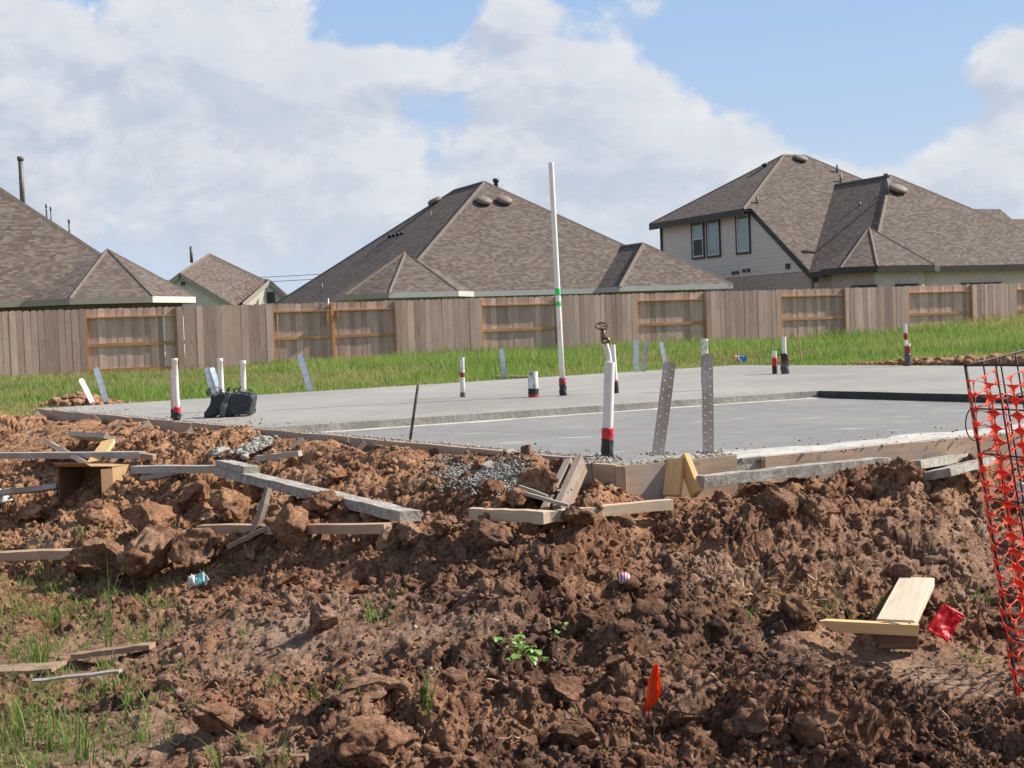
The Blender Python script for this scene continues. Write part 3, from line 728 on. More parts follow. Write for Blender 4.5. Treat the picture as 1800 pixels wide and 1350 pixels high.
hgt=(.06+.21*sst(.3,6,bk)+.16*sst(3.5,.3,df))*(1+.55*patch)*(1-.4*dry)*rng.uniform(.6,1.3,n)*(1+.25*sst(8,16,xx))*(1-.3*sst(-3,-10,xx))
wd=rng.uniform(.006,.014,n)*(yy/20)**.6; an=rng.uniform(0,2*np.pi,n)
lx=rng.normal(0,.35,n)*hgt; ly=rng.normal(0,.35,n)*hgt
zg=field_z(xx,yy)-.01
b1=np.stack([xx-np.cos(an)*wd,yy-np.sin(an)*wd,zg],1); b2=np.stack([xx+np.cos(an)*wd,yy+np.sin(an)*wd,zg],1); tp=np.stack([xx+lx,yy+ly,zg+hgt],1)
V=np.stack([b1,b2,tp],1).reshape(-1,3); Fc=np.arange(3*n).reshape(-1,3)
g1=np.array([.11,.215,.035]);g2=np.array([.30,.40,.085]);g3=np.array([.44,.35,.16])
rr=rng.uniform(0,1,n); mixv=np.clip(.45+.5*patch+.4*(rr-.5)+.25*sst(4,0,bk),0,1)
C=g1*(1-mixv)[:,None]+g2*mixv[:,None]; dd=np.clip(dry*.95*(rr*1.2)+.4*sst(1.5,0,bk)*rr+.5*(rr>.9),0,1)
C=C*(1-dd)[:,None]+g3*dd[:,None]
tag(np_mesh('grass',V,Fc,M_blade,np.repeat(C,3,0),False),'rough green grass between the slab and the wooden fence','grass',kind='stuff')
print('grass done',n)

# ------------------------------------------------------------------ fence
fence=empty('wood_fence',(fA.x,fA.y,0),math.atan2(fD.y,fD.x)); tag(fence,'long weathered cedar board fence with alternating recessed panels behind the grass','fence')
FTOP=1.55; 
edges=[150,311,479,585,696,846,980,1119,1241,1372,1486,1597,1709,1786]
es=[fence_s(p) for p in edges]; es=[es[0]-7.8,es[0]-5.2,es[0]-2.6]+es+[es[-1]+2.5,es[-1]+5.0]
rec=[False,True,False]+[True,False,True,True,False,True,False,True,False,True,False,True,False]+[True,False]
pick=[]
for v in range(6):
    w_=.150+.006*v; h_=1.88
    bm=bmesh.new(); c=.035
    prof=[(-w_/2,0),(w_/2,0),(w_/2,h_-c),(w_/2-c,h_),(-w_/2+c,h_),(-w_/2,h_-c)]
    a=[bm.verts.new((px_,-.008,pz)) for px_,pz in prof]; b=[bm.verts.new((px_,.008,pz)) for px_,pz in prof]
    bm.faces.new(a); bm.faces.new(b[::-1])
    for i in range(6): bm.faces.new((a[i],b[i],b[(i+1)%6],a[(i+1)%6]))
    bmesh.ops.recalc_face_normals(bm,faces=bm.faces)
    # grain follows the height: turn so that local x of the texture is up
    me=bpy.data.meshes.new('picket'); bm.to_mesh(me); bm.free(); me.transform(Matrix.Rotation(R(90),4,'Y')); me.materials.append(M_picket); pick.append(me)
Rp=Matrix.Rotation(R(-90),4,'Y')
npk=0
for i,(s0,s1,rc) in enumerate(zip(es[:-1],es[1:],rec)):
    L=s1-s0; k=max(2,round(L/.178)); st=L/k
    for j in range(k):
        o=bpy.data.objects.new('picket',random.choice(pick)); link(o,fence); npk+=1
        yv=.054 if rc else -.056
        s=s0+st*(j+.5)+random.uniform(-.004,.004); sc=st/.160*(.975+random.uniform(-.012,.01))
        dz=random.uniform(-.012,.012)
        o.matrix_local=Matrix.Translation((s,yv+random.uniform(-.004,.004),FTOP-1.88+dz))@Matrix.Rotation(random.uniform(-.006,.006),4,'Y')@Matrix.Rotation(random.uniform(-.03,.03),4,'Z')@Matrix.Scale(sc,4,(1,0,0))@Rp
    y0,y1=(-.045,.044) 
    for (zc,w_,t_,yc) in ((FTOP-.235,.036,.086,0.0),(FTOP-.98,.088,.036,.024),(FTOP-1.66,.088,.036,.024)):
        if not rc: yc=-yc
        board('rail',(s0+.047,yc,zc),(s1-.047,yc,zc),t_ if False else (.088 if w_==.036 else .036),(.036 if w_==.036 else .088),M_rail,fence,bev=0)
for k_,s in enumerate(es):
    both=False
    board('post',(s,0,-.5),(s,0,FTOP-.02),.09,.09,M_rail,fence,bev=.003)
p=es[3+3]; board('cleat',(p-.16,-.065,FTOP-.30),(p-.16+.0,-.065,FTOP-.62),.035,.09,M_rail,fence,bev=0)
board('cleat',(p+.13,-.065,FTOP-.28),(p+.13,-.065,FTOP-.48),.035,.09,M_rail,fence,bev=0)
tube('metal_rod',[Vector((0,0,0))+fence.location,Vector((0,0,.42))+fence.location],.018,M_galv,fence).location=(p-.1,.0,FTOP-.3)
print('pickets',npk)

# ------------------------------------------------------------------ houses
TH=R(24)
class House:
    def __init__(s,name,O,label,cat='house',th=TH):
        s.e=empty(name,(O[0],O[1],0),th); tag(s.e,label,cat); s.mw=Matrix.Translation((O[0],O[1],0))@Matrix.Rotation(th,4,'Z'); s.inv=s.mw.inverted(); s.polys=[]
    def roof(s,faces,caps,mt=None):
        V=[];Fc=[];UV=[]
        for f in faces:
            P=[Vector(p) for p in f]; n=(P[1]-P[0]).cross(P[2]-P[0]).normalized()
            if n.z<0: P=P[::-1]; n=-n
            h=Vector((0,0,1)).cross(n); h=Vector((1,0,0)) if h.length<1e-3 else h.normalized(); sl=n.cross(h)
            k=len(V); V+=P; Fc.append(tuple(range(k,k+len(P)))); UV+=[((p.dot(h)),(p.dot(sl))) for p in P]
            s.polys.append([s.mw@p for p in P])
        for f in list(Fc):                                           # underside
            k=len(V); V+=[V[i]-Vector((0,0,.10)) for i in f]; Fc.append(tuple(range(k,k+len(f)))[::-1]); UV+=[UV[i] for i in f]
        o=mesh_obj('roof',V,Fc,mt or M_roof,s.e); ul=o.data.uv_layers.new(name='UVMap')
        for li,l in enumerate(o.data.loops): ul.data[li].uv=UV[l.vertex_index]
        s.roofo=o
        for a,b in caps:
            a=Vector(a);b=Vector(b); mm,L=frame_from(a+Vector((0,0,.015)),b+Vector((0,0,.015)))
            w_=.10;Vv=[(0,-w_,-.06),(0,0,.03),(0,w_,-.06),(L,-w_,-.06),(L,0,.03),(L,w_,-.06)]
            c=mesh_obj('ridge_cap',Vv,[(0,3,4,1),(1,4,5,2),(0,1,2),(5,4,3),(0,2,5,3)],M_ridge,s.e); c.matrix_local=mm
        bm=bmesh.new()
        vs=[]; 
        for P in s.polys: bm.faces.new([bm.verts.new(p) for p in P])
        bmesh.ops.triangulate(bm,faces=bm.faces); s.bvh=BVHTree.FromBMesh(bm); bm.free()
    def hit(s,px,py):
        h=s.bvh.ray_cast(CAM,ray(px,py)); return h[0]
    def local(s,p): return s.inv@p
    def fascia(s,pts,mt,h=.19,t=.03,cols=None):
        for i,(a,b) in enumerate(zip(pts[:-1],pts[1:])):
            a=Vector(a);b=Vector(b); d=(b-a).normalized(); o=Vector((0,0,-h/2+.01))
            board('fascia',a+o-d*.01,b+o+d*.01,t,h,(cols[i] if cols else mt),s.e,bev=0)
    def wall(s,pts,z0,z1,mt,name='wall',tops=None):
        """vertical wall panels along a polyline with metre UVs"""
        V=[];Fc=[];UV=[];run=0
        for i,(a,b) in enumerate(zip(pts[:-1],pts[1:])):
            L=(Vector(b)-Vector(a)).length; k=len(V)
            V+=[(a[0],a[1],z0),(b[0],b[1],z0),(b[0],b[1],z1),(a[0],a[1],z1)]; UV+=[(run,z0),(run+L,z0),(run+L,z1),(run,z1)]; run+=L; Fc.append((k,k+1,k+2,k+3))
        o=mesh_obj(name,V,Fc,mt,s.e); ul=o.data.uv_layers.new(name='UVMap')
        for li,l in enumerate(o.data.loops): ul.data[li].uv=UV[l.vertex_index]
        sm=o.modifiers.new('thick','SOLIDIFY'); sm.thickness=.15; sm.offset=-1
        return o
    def soffit(s,outline,z,mt):
        mesh_obj('soffit',[(p[0],p[1],z) for p in outline],[tuple(range(len(outline)))],mt,s.e)
    def on_plane(s,px,py,p0,nrm):
        d=(s.inv.to_3x3()@ray(px,py)); c=s.inv@CAM; t=(Vector(p0)-c).dot(nrm)/d.dot(nrm); return c+d*t
    def window(s,a,b,z0,z1,nrm,fm,frame=.07,sill=None,lower=None,trim=None,gm=None):
        """a,b local xy ends on wall; nrm outward"""
        a=Vector((a[0],a[1],0));b=Vector((b[0],b[1],0)); nrm=Vector(nrm).normalized(); L=(b-a).length; d=(b-a).normalized()
        mm=Matrix((d,nrm,Vector((0,0,1)))).transposed().to_4x4(); mm.translation=a
        e=bpy.data.objects.new('window',None); link(e,s.e); e.matrix_local=mm
        def bx(nm,x0,x1,y0,y1,zz0,zz1,mt):
            V=[(x_,y_,z_) for x_ in (x0,x1) for y_ in (y0,y1) for z_ in (zz0,zz1)]
            return mesh_obj(nm,V,[(0,1,3,2),(4,6,7,5),(0,4,5,1),(2,3,7,6),(0,2,6,4),(1,5,7,3)],mt,e)
        if trim:
            for q in ((-.1,0,z0-.1,z1+.1),(L,L+.1,z0-.1,z1+.1)): bx('trim',q[0],q[1],0,.045,q[2],q[3],trim)
            bx('trim',0,L,0,.045,z1,z1+.1,trim); bx('trim',0,L,0,.045,z0-.1,z0,trim)
        f=frame
        bx('frame',0,f,.0,.035,z0,z1,fm); bx('frame',L-f,L,.0,.035,z0,z1,fm); bx('frame',f,L-f,0,.035,z1-f,z1,fm); bx('frame',f,L-f,0,.035,z0,z0+f,fm)
        if lower is not None:
            zm=z0+(z1-z0)*lower; bx('frame',f,L-f,0,.035,zm-f/2,zm+f/2,fm); bx('screen',f,L-f,.0,.02,z0+f,zm-f/2,M_screen); bx('pane',f,L-f,.0,.015,zm+f/2,z1-f,gm or M_glass)
        else: bx('pane',f,L-f,.0,.015,z0+f,z1-f,gm or M_glass)
        return e
    def pipe(s,px,pytop,pybase,r,mt=None,cap=True,name='vent_pipe'):
        h=s.hit(px,pybase)
        if h is None: return
        l=s.local(h); D=(h-CAM).length; hh=(pybase-pytop)/F*D
        o=tube(name,[l-Vector((0,0,.1)),l+Vector((0,0,hh))],r,mt or M_flue,None,n=10); o.parent=s.e; o.location=l-Vector((0,0,.1))
        if cap:
            c=tube('cap',[Vector((0,0,hh-.02)),Vector((0,0,hh+.13))],[r*1.5,r*1.5],mt or M_flue,None,n=10); c.parent=o; c.location=(0,0,hh-.0)
        return o
    def dome(s,px,py,r,h=.16,mt=None,nm='roof_vent'):
        hp=s.hit(px,py)
        if hp is None: return
        l=s.local(hp); nn=s.inv.to_3x3()@Vector(s.bvh.ray_cast(CAM,ray(px,py))[1])
        if nn.z<0: nn=-nn
        path=[(0,0,-.05),(0,0,.05),(0,0,.06),(0,0,.06+h*.5),(0,0,.06+h)]; rad=[r*.6,r*.6,r,r,r*.72]
        V,Fc=tube_geo([Vector(p) for p in path],rad,18,True)
        o=mesh_obj(nm,V,Fc,mt or M_vent,s.e,True); q=(nn+Vector((0,0,.35))).normalized().to_track_quat('Z','Y'); o.rotation_euler=q.to_euler(); o.location=l
        return o

PZ=.706
# middle house ------------------------------------------------------
ze=2.0; Hm=House('single_storey_house',(-4.3,50),'single storey house in the middle with a big hip roof and two round vents')
W,D=13.6,17.0; zr=ze+PZ*W/2
A1=(W/2,W/2,zr); A2=(W/2,D-W/2,zr)
wz=ze+PZ*2.475; wa=(10.875,.675,wz); wb=(10.875,2.475,wz); 
nk=(1.15,1.25,ze+1.55)
faces=[[(0,0,ze),(W,0,ze),A1],[(0,D,ze),(0,0,ze),A1,A2],[(W,0,ze),(W,D,ze),A2,A1],[(W,D,ze),(0,D,ze),A2],
 [(8.4,-1.8,ze),(13.35,-1.8,ze),wa],[(8.4,0,ze),(8.4,-1.8,ze),wa,wb],[(13.35,-1.8,ze),(13.35,0,ze),wb,wa],
 [(-1.6,0,ze),(-.4,-1.2,ze),nk],[(-.4,-1.2,ze),(2.2,-1.2,ze),nk],[(2.2,-1.2,ze),(3.3,.02,ze),nk],[(-1.6,1.4,ze),(-1.6,0,ze),nk],[(0,3.2,ze+.01),(-1.6,1.4,ze),nk]]
caps=[((0,0,ze),A1),((W,0,ze),A1),(A1,A2),((0,D,ze),A2),((8.4,-1.8,ze),wa),((13.35,-1.8,ze),wa),(wa,wb),((-.4,-1.2,ze),nk),((2.2,-1.2,ze),nk),((-1.6,0,ze),nk)]
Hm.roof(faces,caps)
out=[(0,D,ze),(0,3.2,ze),(-1.6,1.4,ze),(-1.6,0,ze),(-.4,-1.2,ze),(2.2,-1.2,ze),(3.3,0,ze),(8.4,0,ze),(8.4,-1.8,ze),(13.35,-1.8,ze),(13.35,0,ze),(W,D,ze)]
Hm.fascia(out,M_trimgrey,cols=[M_trimtan,M_trimtan,M_trimtan,M_trimtan]+[M_trimgrey]*7)
wl=[(.4,D-.4),(.4,3.4),(-1.2,1.6),(-1.2,.2),(-.2,-.8),(2.0,-.8),(3.1,.4),(8.8,.4),(8.8,-.3),(13.0,-.3),(13.0,.4),(W-.4,D-.4)]
Hm.wall([wl[0],wl[1],wl[2],wl[3]],-.7,ze-.16,M_tan if False else M_siding)
Hm.wall(wl[3:],-.7,ze-.16,M_sage)
Hm.soffit([(p[0],p[1]) for p in out]+[(W,D)],ze-.165,M_trimgrey)
for (a,b,t,nv) in ((726,773,-.8,0),(907,943,.4,0),(960,997,.4,0),(1148,1195,-.3,0)):
    pa=Hm.on_plane(a,527,(0,t,0),Vector((0,1,0)));pb=Hm.on_plane(b,527,(0,t,0),Vector((0,1,0)))
    Hm.window((pa.x,t-.01),(pb.x,t-.01),.35,ze-.36,(0,-1,0),M_white,trim=M_olive)
for (a,b,pp,nn) in ((641,682,(-1.2,.2),(-.707,-.707)),(816,835,(2.0,-.8),(.737,-.676))):
    nn=Vector((*nn,0)).normalized(); pa=Hm.on_plane(a,527,(*pp,0),nn);pb=Hm.on_plane(b,527,(*pp,0),nn); 
    Hm.window(pa.xy+nn.xy*.01,pb.xy+nn.xy*.01,.35,ze-.36,nn,M_white,trim=M_siding)
Hm.dome(850,357,.34); Hm.dome(886,356,.34); Hm.dome(766,357,.34)
Hm.pipe(757,372,385,.035,cap=False); Hm.pipe(566,498,513,.04,cap=False); 
for px in (686,693,700,707): 
    Hm.dome(px,418-(px-686)*.25,.10,.08,M_black,'roof_jack')
o=Hm.pipe(858,322,332,.09,M_black) 
if o: o.location=Hm.local(atY(872,330,60.5)); 
# downpipes
tube('downpipe',[Hm.mw@Vector((12.6,-1.0,-.6))-Hm.e.location*0,Hm.mw@Vector((12.6,-1.0,ze-.2))],.05,M_trimgrey)
dp=bpy.data.objects['downpipe']; dp.parent=Hm.e; dp.location=(12.9,-.42,-.6)
pst=board('porch_post',(13.15,-1.6,-.7),(13.15,-1.6,ze-.17),.2,.2,M_sage,Hm.e,bev=0)

# left house ---------------------------------------------------------
zl=2.0; PL=.868
Hl=House('single_storey_house',(-10.9,44.5),'single storey olive walled house cut by the left edge, tall flue on its roof')
W=15.0; w2=W/2; zt=zl+PL*w2
A1=(-w2,w2,zt); A2=(-w2,W+2-w2,zt)
nk=(-1.5,1.9,zl+1.66)
faces=[[(-W,0,zl),(0,0,zl),A1],[(-W,W+2,zl),(-W,0,zl),A1,A2],[(0,0,zl),(0,W+2,zl),A2,A1],[(0,W+2,zl),(-W,W+2,zl),A2],
 [(-3.1,-1.2,zl),(-.65,-1.2,zl),nk],[(-4.3,.0,zl),(-3.1,-1.2,zl),nk],[(-.65,-1.2,zl),(1.0,.45,zl),nk],[(1.0,.45,zl),(1.0,2.4,zl),nk],[(1.0,2.4,zl),(-.02,3.6,zl),nk]]
Hl.roof(faces,[((-W,0,zl),A1),((0,0,zl),A1),(A1,A2),((0,W+2,zl),A2),((-3.1,-1.2,zl),nk),((-.65,-1.2,zl),nk),((1.0,.45,zl),nk)])
out=[(-W,W,zl),(-W,0,zl),(-4.3,0,zl),(-3.1,-1.2,zl),(-.65,-1.2,zl),(1.0,.45,zl),(1.0,2.4,zl),(0,3.6,zl),(0,W+2,zl)]
M_fas=simple('beige_fascia',(.34,.30,.235),.6,.1,3); M_fassun=simple('sunlit_fascia',(.70,.62,.54),.6,.05,3)  # second one is a brighter copy: sunlight on the right-facing chamfer painted in
Hl.fascia(out,M_fas,cols=[M_fas,M_fas,M_fas,M_fas,M_fassun,M_fas,M_fas,M_fas])
wl=[(-W+.4,W),(-W+.4,.4),(-4.1,.4),(-3.0,-.8),(-.8,-.8),(.6,.6),(.6,2.2),(-.4,3.4),(-.4,W+1)]
Hl.wall(wl,-.7,zl-.17,M_olive); Hl.soffit([p[:2] for p in out]+[(-W,W+2)],zl-.17,M_fas)
for (a,b,t,pl,nn) in ((76,113,.4,(-8,.4),(0,-1)),(168,228,-.8,(-1,-.8),(0,-1)),(280,320,0,(-.1,-.1),(.707,-.707))):
    nn=Vector((*nn,0)).normalized(); pa=Hl.on_plane(a,545,(*pl,0),nn);pb=Hl.on_plane(b,545,(*pl,0),nn)
    Hl.window(pa.xy+nn.xy*.01,pb.xy+nn.xy*.01,.2,zl-.42,nn,M_white,trim=M_trimtan)
def loose_pipe(Hs,px,pt,pb,Y,r,mt,slant=0):
    a=Hs.local(atY(px,pb+26,Y)); b=Hs.local(atY(px,pt,Y)); o=tube('flue_pipe',[Vector((0,0,0)),Vector((0,0,(b-a).length))],r,mt,None,n=12); o.parent=Hs.e; o.location=a
    c=tube('cap',[Vector((0,0,0)),Vector((0,0,.13))],r*1.35,mt,None,n=12); c.parent=o; c.location=(0,0,(b-a).length-.02)
loose_pipe(Hl,41,281,352,49,.085,M_flue); loose_pipe(Hl,83,364,376,48,.025,M_flue); loose_pipe(Hl,91,369,381,48,.025,M_flue); loose_pipe(Hl,123,391,400,48,.03,M_flue)

# right house ---------------------------------------------------------
zf=2.42; zu=5.4; P3=.713
Hr=House('two_storey_house',(12.4,57),'two storey house with greige siding gable wall and long brown hip roof at the right')
T0=4.18; s1=4.085; TB=12.35; za=zu+P3*s1; ta=T0+s1
OV=.45
AP=(4.62,ta,za); AR=(5.85,ta,za)
wt=(5.8,2.05,zf+P3*5.95); tF=-3.9; wr=(5.8,5.95,zf+P3*5.95); SR=11.75
nk=(.75,-2.75,zf+1.60)
faces=[[(0,0,zf),(14,0,zf),(14,T0,zu-.0),(-OV,T0,zu),(-.0,0,zf)][:4],
 [(-OV,T0,zu),(14-0,T0,zu),(AR[0]+4.085,T0,zu),AR,AP][:1]+[(AR[0]+s1,T0,zu),AR,AP],
 [(-OV,TB,zu),(-OV,T0,zu),AP],
 [(AR[0]+s1,TB,zu),(-OV,TB,zu),AP,AR],
 [(AR[0]+s1,T0,zu),(AR[0]+s1,TB,zu),AR],
 [(-.15,tF,zf),(SR,tF,zf),wt],[(-.15,0.1,zf),(-.15,tF,zf),wt,wr],[(SR,tF,zf),(SR,8,zf),(5.8,8,zf+P3*5.95),wt],
 [(-.8,-5.1,zf),(1.9,-5.1,zf),nk],[(1.9,-5.1,zf),(3.2,tF+.02,zf),nk],[(-1.7,-4.1,zf),(-.8,-5.1,zf),nk],[(-1.7,-2.9,zf),(-1.7,-4.1,zf),nk],[(-.1,-1.2,zf),(-1.7,-2.9,zf),nk]]
faces[0]=[(0,0,zf),(14,0,zf),(14,T0,zu),(0,T0,zu)]
Hr.roof(faces,[(AP,AR),((-OV,T0,zu),AP),((-OV,TB,zu),AP),(AR,(AR[0]+s1,T0,zu)),(wt,wr),((-.15,tF,zf),wt),((SR,tF,zf),wt),((-.8,-5.1,zf),nk),((1.9,-5.1,zf),nk),((-1.7,-4.1,zf),nk)])
Hr.fascia([(-OV,TB,zu),(-OV,T0,zu)],M_trimdark,h=.30)
rk=[(0.0,T0,zu),(0.0,0,zf)]
Hr.fascia([(-.06,T0-.05,zu-.02),(-.06,0,zf-.02)],M_trimdark,h=.26)
out=[(-.15,0,zf),(-.15,-1.2,zf),(-1.7,-2.9,zf),(-1.7,-4.1,zf),(-.8,-5.1,zf),(1.9,-5.1,zf),(3.2,tF,zf),(SR,tF,zf),(SR,8,zf)]
Hr.fascia(out,M_trimdark,h=.24)
Hr.soffit([(.1,0)]+[p[:2] for p in out[1:]]+[(.1,8)],zf-.2,M_trimdark)
Hr.wall([(.1,TB-.3),(.1,.2)],-.7,2.5,M_brick_pink,'brick_wall')
Hr.wall([(.3,.0),(.3,-1.4),(-1.3,-3.0),(-1.3,-3.9),(-.6,-4.7)],-.7,zf-.2,M_brick_pink,'brick_wall')
Hr.wall([(-.6,-4.7),(1.7,-4.7),(2.8,-3.5),(SR-.4,-3.5),(SR-.4,8)],-.7,zf-.2,M_brick_cream,'brick_wall')
Hr.wall([(8,12),(.1,TB-.3)],-.7,zu-.2,M_siding,'wall')
# lapped siding on the gable wall, cut by the rake
V=[];Fc=[]; zz=2.5; ex=.178
while zz<zu-.12:
    z2=min(zz+ex,zu-.1)
    def tmin(z_): return .05 if z_<=zf else (z_-zf)/P3+.02
    t0a,t0b=tmin(zz+.1),tmin(z2+.1); k=len(V)
    V+=[(.060,t0a,zz),(.060,TB-.3,zz),(.074,TB-.3,z2),(.074,t0b,z2),(.095,t0a,zz),(.095,TB-.3,zz)]
    Fc+=[(k,k+3,k+2,k+1),(k,k+1,k+5,k+4)]; zz=z2
mesh_obj('siding',V,Fc,M_siding,Hr.e)
mesh_obj('gable_wall_core',[(.12,0.1,2.45),(.12,TB-.3,2.45),(.12,TB-.3,zu-.1),(.12,T0,zu-.1)],[(0,1,2,3)],M_siding,Hr.e)
mesh_obj('soffit',[(-OV,T0,zu-.15),(-OV,TB,zu-.15),(.2,TB,zu-.15),(.2,T0,zu-.15)],[(0,1,2,3)],M_trimdark,Hr.e)
board('corner_trim',(.03,TB-.3,2.3),(.03,TB-.3,zu-.15),.1,.1,M_trimdark,Hr.e,bev=0)
for (x0,x1,yt,yb,lo) in ((1218,1236.5,388,452,.5),(1244.5,1264.5,384,449,None),(1296,1317,377,443,None)):
    pa=Hr.on_plane(x0,(yt+yb)/2,(.05,0,0),Vector((1,0,0))); pb=Hr.on_plane(x1,(yt+yb)/2,(.05,0,0),Vector((1,0,0)))
    tm=(x0+x1)/2; zt_=Hr.on_plane(tm,yt,(.05,0,0),Vector((1,0,0))).z; zb_=Hr.on_plane(tm,yb,(.05,0,0),Vector((1,0,0))).z
    Hr.window((.05,pa.y),(.05,pb.y),zb_,zt_,(-1,0,0),M_white,frame=.07,lower=lo,trim=M_trimdark)
for (x0,x1,yt,yb) in ((1287.5,1291.5,477,483),(1294.5,1298.5,476,482),(1306,1310,473,479),(1314,1318,472,478.5),(1382,1388,463,473)):
    a=Hr.on_plane(x0,yb,(.05,0,0),Vector((1,0,0))); b=Hr.on_plane(x1,yt,(.05,0,0),Vector((1,0,0)))
    y0,y1=min(a.y,b.y),max(a.y,b.y); z0,z1=a.z,b.z
    mesh_obj('wall_vent',[(x_,y_,z_) for x_ in (.0,.08) for y_ in (y0,y1) for z_ in (z0,z1)],[(0,1,3,2),(4,6,7,5),(0,4,5,1),(2,3,7,6),(0,2,6,4),(1,5,7,3)],M_black,Hr.e)
for (a,b,pl,nn) in ((1502,1538,(-1,-4.3),(-.75,-.66)),(1577,1610,(0,-4.7),(0,-1)),(1692,1722,(5,-3.5),(0,-1)),(1728,1757,(5,-3.5),(0,-1))):
    nn=Vector((*nn,0)).normalized(); pa=Hr.on_plane(a,502,(*pl,0),nn);pb=Hr.on_plane(b,502,(*pl,0),nn)
    Hr.window(pa.xy+nn.xy*.02,pb.xy+nn.xy*.02,.3,zf-.78,nn,M_white,trim=M_trimdark)
Hr.dome(1407,281,.34,.12); Hr.dome(1577,336,.42); Hr.dome(1345,293,.16,.1,M_black)
Hr.pipe(1472,290,303,.05,cap=False); Hr.pipe(1478,307,320,.05,cap=False); Hr.pipe(1331,346,357,.05,cap=False); Hr.pipe(1511,355,360,.05,cap=False)
o=Hr.pipe(1559,309,342,.085,M_flue)

# small house between the left two, farther back -------------------------
Hs=House('cream_gabled_house',tuple(atY(306,540,78).xy),'small distant cream house with two gables and a brown roof, seen between two nearer roofs',th=R(5))
def hs(px,py,Y): return Hs.local(atY(px,py,Y))
pk1=hs(316,480,78); b1=hs(412,538,78); b0=hs(262,522,78); rg=hs(367,446,84); pk2=hs(474,492,80); r2l=hs(428,532,78.5); r2r=hs(512,528,80)
back1=hs(560,560,92)
Hs.roof([[tuple(pk1),tuple(b1),tuple(hs(416,534,79.5)),tuple(hs(466,493,83)),tuple(rg)],[tuple(b0),tuple(pk1),tuple(rg),tuple(hs(270,520,84))],
         [tuple(pk2),tuple(r2r),tuple(hs(520,528,88)),tuple(hs(470,490,88))],[tuple(r2l),tuple(pk2),tuple(hs(466,490,88)),tuple(hs(416,535,84))],
         [tuple(rg),tuple(hs(466,493,83)),tuple(hs(470,560,95)),tuple(hs(370,560,95))]],
        [(pk1,rg),(rg,hs(466,493,83))])
def poly(name,pts,mt,par,th=.15):
    o=mesh_obj(name,pts,[tuple(range(len(pts)))],mt,par); sm=o.modifiers.new('t','SOLIDIFY'); sm.thickness=th; sm.offset=0; return o
poly('wall',[hs(262,524,78.3),hs(316,483,78.3),hs(410,540,78.3),hs(410,600,78.3),hs(262,600,78.3)],M_cream,Hs.e)
poly('wall',[hs(430,534,78.9),hs(474,496,80.2),hs(508,530,80.4),hs(508,600,80.4),hs(430,600,78.9)],M_cream,Hs.e)
Hs.fascia([tuple(b0),tuple(pk1),tuple(b1)],M_trimtan,h=.25); Hs.fascia([tuple(r2l),tuple(pk2),tuple(r2r)],M_trimtan,h=.25)
for (x0,x1,yt,yb,Y) in ((318,325,495,502,77.9),(469,483,513,533,79.6)):
    e=bpy.data.objects.new('window',None); link(e,Hs.e)
    for nm,g_,mt,dy in (('frame',.0,M_trimdark,0),('pane',.08,M_screen,-.05)):
        a=hs(x0,yb,Y);b=hs(x1,yt,Y); V=[(a.x+g_,a.y+dy,a.z+g_),(b.x-g_,b.y+dy,a.z+g_),(b.x-g_,b.y+dy,b.z-g_),(a.x+g_,a.y+dy,b.z-g_)]
        o=mesh_obj(nm,V,[(0,1,2,3)],mt,e); sm=o.modifiers.new('t','SOLIDIFY'); sm.thickness=.06
a=hs(337,462,81); o=tube('flue_pipe',[Vector((0,0,0)),Vector((0,0,.95))],.09,M_flue,None); o.parent=Hs.e; o.location=a
# far roof at the right edge
Hx=House('distant_house',tuple(atY(1775,470,92).xy),'dark roofed house just showing past the right end of the big roof',th=R(24))
def hx(px,py,Y): return Hx.local(atY(px,py,Y))
zx=hx(1750,430,92).z
q0=hx(1742,384,94); w_=9
Hx.roof([[(-w_,-w_*.6,q0.z-5),(16,-w_*.6,q0.z-5),(16,3,q0.z),(-1.5,3,q0.z)],[(-w_,14,q0.z-5),(-w_,-w_*.6,q0.z-5),(-1.5,3,q0.z),(-1.5,5,q0.z)],[(16,14,q0.z-5),(-w_,14,q0.z-5),(-1.5,5,q0.z),(16,5,q0.z)]],[((-1.5,3,q0.z),(16,3,q0.z))])
Hx.wall([(-w_+.5,13),(-w_+.5,-w_*.6+.5),(15.5,-w_*.6+.5)],-.7,q0.z-5,M_brick_cream,'wall')
# power lines far behind
for (ya,yb) in ((489,487),(497.5,495)):
    a=atY(380,ya+3,170);b=atY(640,yb-9,170); dv=b-a; a2=a-dv*1.2; b2=b+dv*1.2
    pts=[a2.lerp(b2,i/24)-Vector((0,0,1.2*4*(i/24)*(1-i/24)-1.2)) for i in range(25)]
    o=tube('power_line',pts,.035,M_wire,n=5); tag(o,('upper' if ya<490 else 'lower')+' of two thin overhead wires against the sky beyond the houses','power line','overhead wires')
print('houses done')

